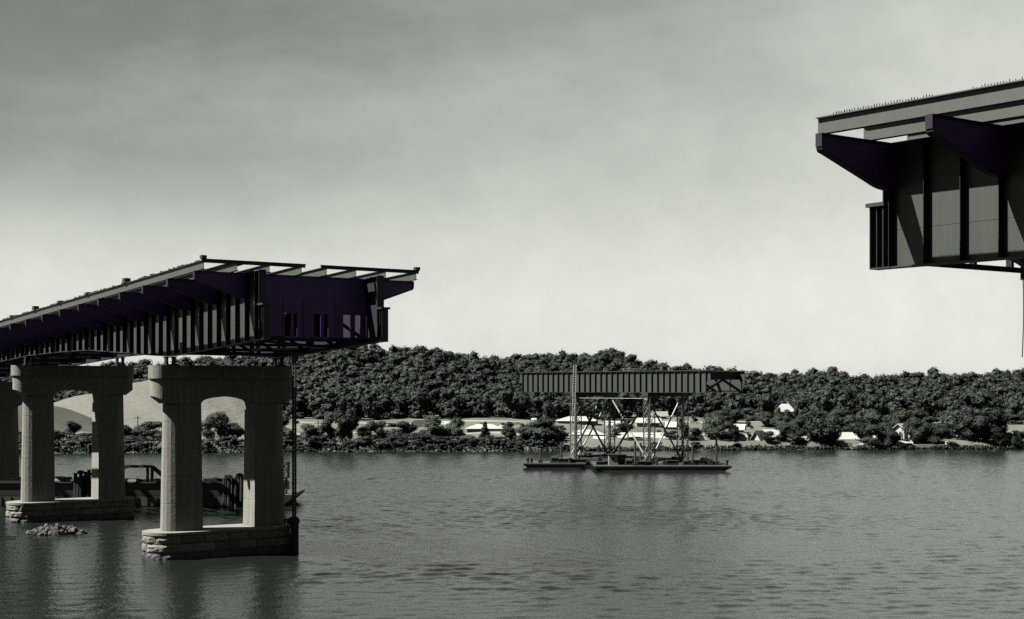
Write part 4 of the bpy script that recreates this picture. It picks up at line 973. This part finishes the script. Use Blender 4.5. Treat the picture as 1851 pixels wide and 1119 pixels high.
for v in (VL, VR):
    for t in (.2, FG - .2):
        px_, py_, _ = loc(v, t, 0)
        lg = lattice(tw, .72, .35, HB - DK, 7, 'pipedark', 'lattice_leg', .075); lg.location = (px_, py_, 0)
        MB().tube((0, 0, .35), (0, 0, HB - DK), .26, .26, 10).build('core_pipe', 'pipedark', lg)
        MB().box(px_ - 1.1, px_ + 1.1, py_ - 1.1, py_ + 1.1, .055, .35).build('footing_pad', 'black', tw)
    a_ = loc(v, -.9, 0); b_ = loc(v, FG + .9, 0)
    mb = MB(); mb.box(a_[0] - .55, a_[0] + .55, a_[1], b_[1], HB - DK + .12, Z0 - .065 - DK); mb.build('header_beam', 'black', tw)
    MB().beam(loc(v, .2, DK + .75), loc(v, FG - .2, DK + .75), .5, .5).build('base_beam', 'black', tw)
for t in (.2, FG - .2): MB().beam(loc(VL, t, DK + .55), loc(VR, t, DK + .55), .4, .4).build('base_beam', 'black', tw)
def brace(p, q, m, r=.2): MB().tube(loc(*p), loc(*q), r, r, 9).build('brace_pipe', m, tw)
TP = HB - .35
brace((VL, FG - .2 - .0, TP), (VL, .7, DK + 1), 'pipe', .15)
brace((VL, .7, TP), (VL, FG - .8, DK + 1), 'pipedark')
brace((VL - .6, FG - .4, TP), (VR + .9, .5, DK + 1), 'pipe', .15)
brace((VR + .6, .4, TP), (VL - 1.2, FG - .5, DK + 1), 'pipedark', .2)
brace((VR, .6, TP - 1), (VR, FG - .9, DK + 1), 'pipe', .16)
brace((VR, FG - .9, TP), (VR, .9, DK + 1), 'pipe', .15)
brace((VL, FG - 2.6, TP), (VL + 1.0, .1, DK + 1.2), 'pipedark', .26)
MB().tube(loc(VL, .2, TP + .1), loc(VR, .2, TP + .1), .05, .05, 6).build('tie_rod', 'pipe', tw)
MB().tube(loc(VR, .2, TP + .1), loc(VR, FG, TP + .1), .05, .05, 6).build('tie_rod', 'pipe', tw)
for v, t in ((VL, FG - .2), (VR, .2), (VR, FG - .2)): c = loc(v, t, TP); MB().box(c[0] - .35, c[0] + .35, c[1] - 1.0, c[1] - .72, c[2] - .2, c[2] + .25).build('gusset', 'pipe', tw)
# white ladder leaning on the left tower
YL = 268.0; ld = thing('ladder', 'tall white ladder tower rising past the floating span at its left', 'ladder', (WX(1034, YL), YL, DK + .06))
dxl = WX(1039.5, YL) - WX(1034, YL); hL = WZ(660, YL) - DK
YT = -0.0
for s in (-.24, .24): MB().tube((s, 0, 0), (s + dxl, YT, hL), .05, .07, 6).build('rail', 'ladder', ld)
RG = MB().tube((-.24, 0, 0), (.24, 0, 0), .055, .055, 6).mesh('rung', 'ladder')
for k in range(44): f = (k + .5) / 44; link('rung', RG, ld, (dxl * f, YT * f, hL * f))
# mooring spuds and deck gear
for px, ty, Y, zb_, lab in ((977, 811, 266, DK, 'left of the two posts on the left pontoon'), (1015, 799, 266, DK, 'right of the two posts on the left pontoon'), (1120, 800, 262, DK, 'post beside the deck house on the right pontoon'),
        (1148, 797, 256.5, DK, 'post at the near edge of right pontoon left of its tower'), (1158, 800, 267, DK, 'dark post just left of the right tower'), (1252, 805, 258, DK, 'short post right of the right tower'), (1295, 793, 258, DK, 'tall post at the right end of the right pontoon')):
    o = thing('mooring_post', 'dark mooring post, ' + lab, 'post', (WX(px, Y), Y, zb_)); h = WZ(ty, Y) - zb_
    MB().tube((0, 0, -2), (0, 0, h), .2, .19, 9).build('pile', 'pipedark', o); MB().box(-.4, .4, -.4, .4, .055, .5).build('guide_collar', 'black', o)
rc = random.Random(9)
for i in range(14):
    px = (1085 + i * 17 + rc.uniform(-6, 6)) if i < 13 else 985; Y = 257 + rc.uniform(.5, 6); wd, h = rc.uniform(.7, 1.8), rc.uniform(.4, 1.3)
    clutter('machine_box', 'dark machinery box among the gear on the right pontoon', 'machinery', WX(px, Y), Y if i < 13 else 266, DK + .055, [('body', 'hull', (lambda wd, h: lambda m: m.box(-wd / 2, wd / 2, 0, 1, 0, h))(wd, h)), ('hatch', 'black', (lambda wd, h: lambda m: (m.box(-wd / 3, wd / 4, .1, .8, h, h + .12), m.tube((wd * .3, .5, h), (wd * .3, .5, h + .5), .07, .07, 6)))(wd, h))], 'machinery boxes on the right pontoon') if i < 13 else None
def cabin(px, Y, wd, h, m, label): return clutter('deck_cabin', label, 'cabin', WX(px, Y), Y, DK + .055, [('wall', m, lambda q: q.box(-wd / 2, wd / 2, 0, 2.2, 0, h)), ('roof', 'black', lambda q: q.box(-wd / 2 - .15, wd / 2 + .15, -.2, 2.4, h, h + .14)), ('window', 'glass', lambda q: q.box(-wd * .25, wd * .1, -.03, .0, h * .5, h * .8))])
cabin(1109, 258, 1.6, 1.75, 'greywall', 'small grey deck cabin at the left end of right pontoon')
cabin(1125, 259, 1.4, 1.7, 'hull', 'black machinery house right of the grey deck cabin')
winch(WX(1003, 266), 266, DK + .055, 1.0, 'winch between the posts on the left pontoon'); winch(WX(1137, 258), 258, DK + .055, .9, 'winch right of the black machinery house'); winch(WX(1278, 259), 259, DK + .055, .9, 'winch near the right end of the right pontoon'); winch(WX(1240, 258), 258, DK + .055, .75, 'winch at the foot of the right tower'); winch(WX(1063, 275), 275, DK + .055, 1.1, 'winch on the rear pontoon between the two barges')
for px, Y, lab in ((954, 265, 'first bollard at the left tip of the left pontoon'), (961, 265, 'second bollard from the left tip of left pontoon'), (1314, 257, 'bollard at the right tip of the right pontoon'), (1187, 257, 'bollard before the right tower'), (1030, 265, 'bollard by the foot of the white ladder')): bollard(WX(px, Y), Y, DK + .055, lab, 'bollards on the pontoons', 1.1)
for px, Y, wd, h, lab in ((1022, 265, 2.6, .7, 'low dark crate left of the white ladder'), (1046, 266, 2.4, .55, 'low dark crate right of the white ladder'), (1086, 258, 1.6, .5, 'low dark crate at the left end of right pontoon'), (1165, 257, 2.6, .6, 'dark crate before the right tower leg'), (1262, 258, 2.4, .8, 'dark crate right of the right tower'), (1290, 258.5, 2.0, .6, 'dark crate at the foot of the tall right post'), (1216, 257.5, 2.2, .75, 'dark crate between the right tower legs')):
    clutter('crate', lab, 'crate', WX(px, Y), Y, DK + .055, [('body', 'hull', (lambda wd, h: lambda m: m.box(-wd / 2, wd / 2, 0, 1.2, 0, h))(wd, h)), ('lid', 'wood', (lambda wd, h: lambda m: m.box(-wd / 2 - .06, wd / 2 + .06, -.06, 1.26, h, h + .07))(wd, h))], 'crates on the pontoons')
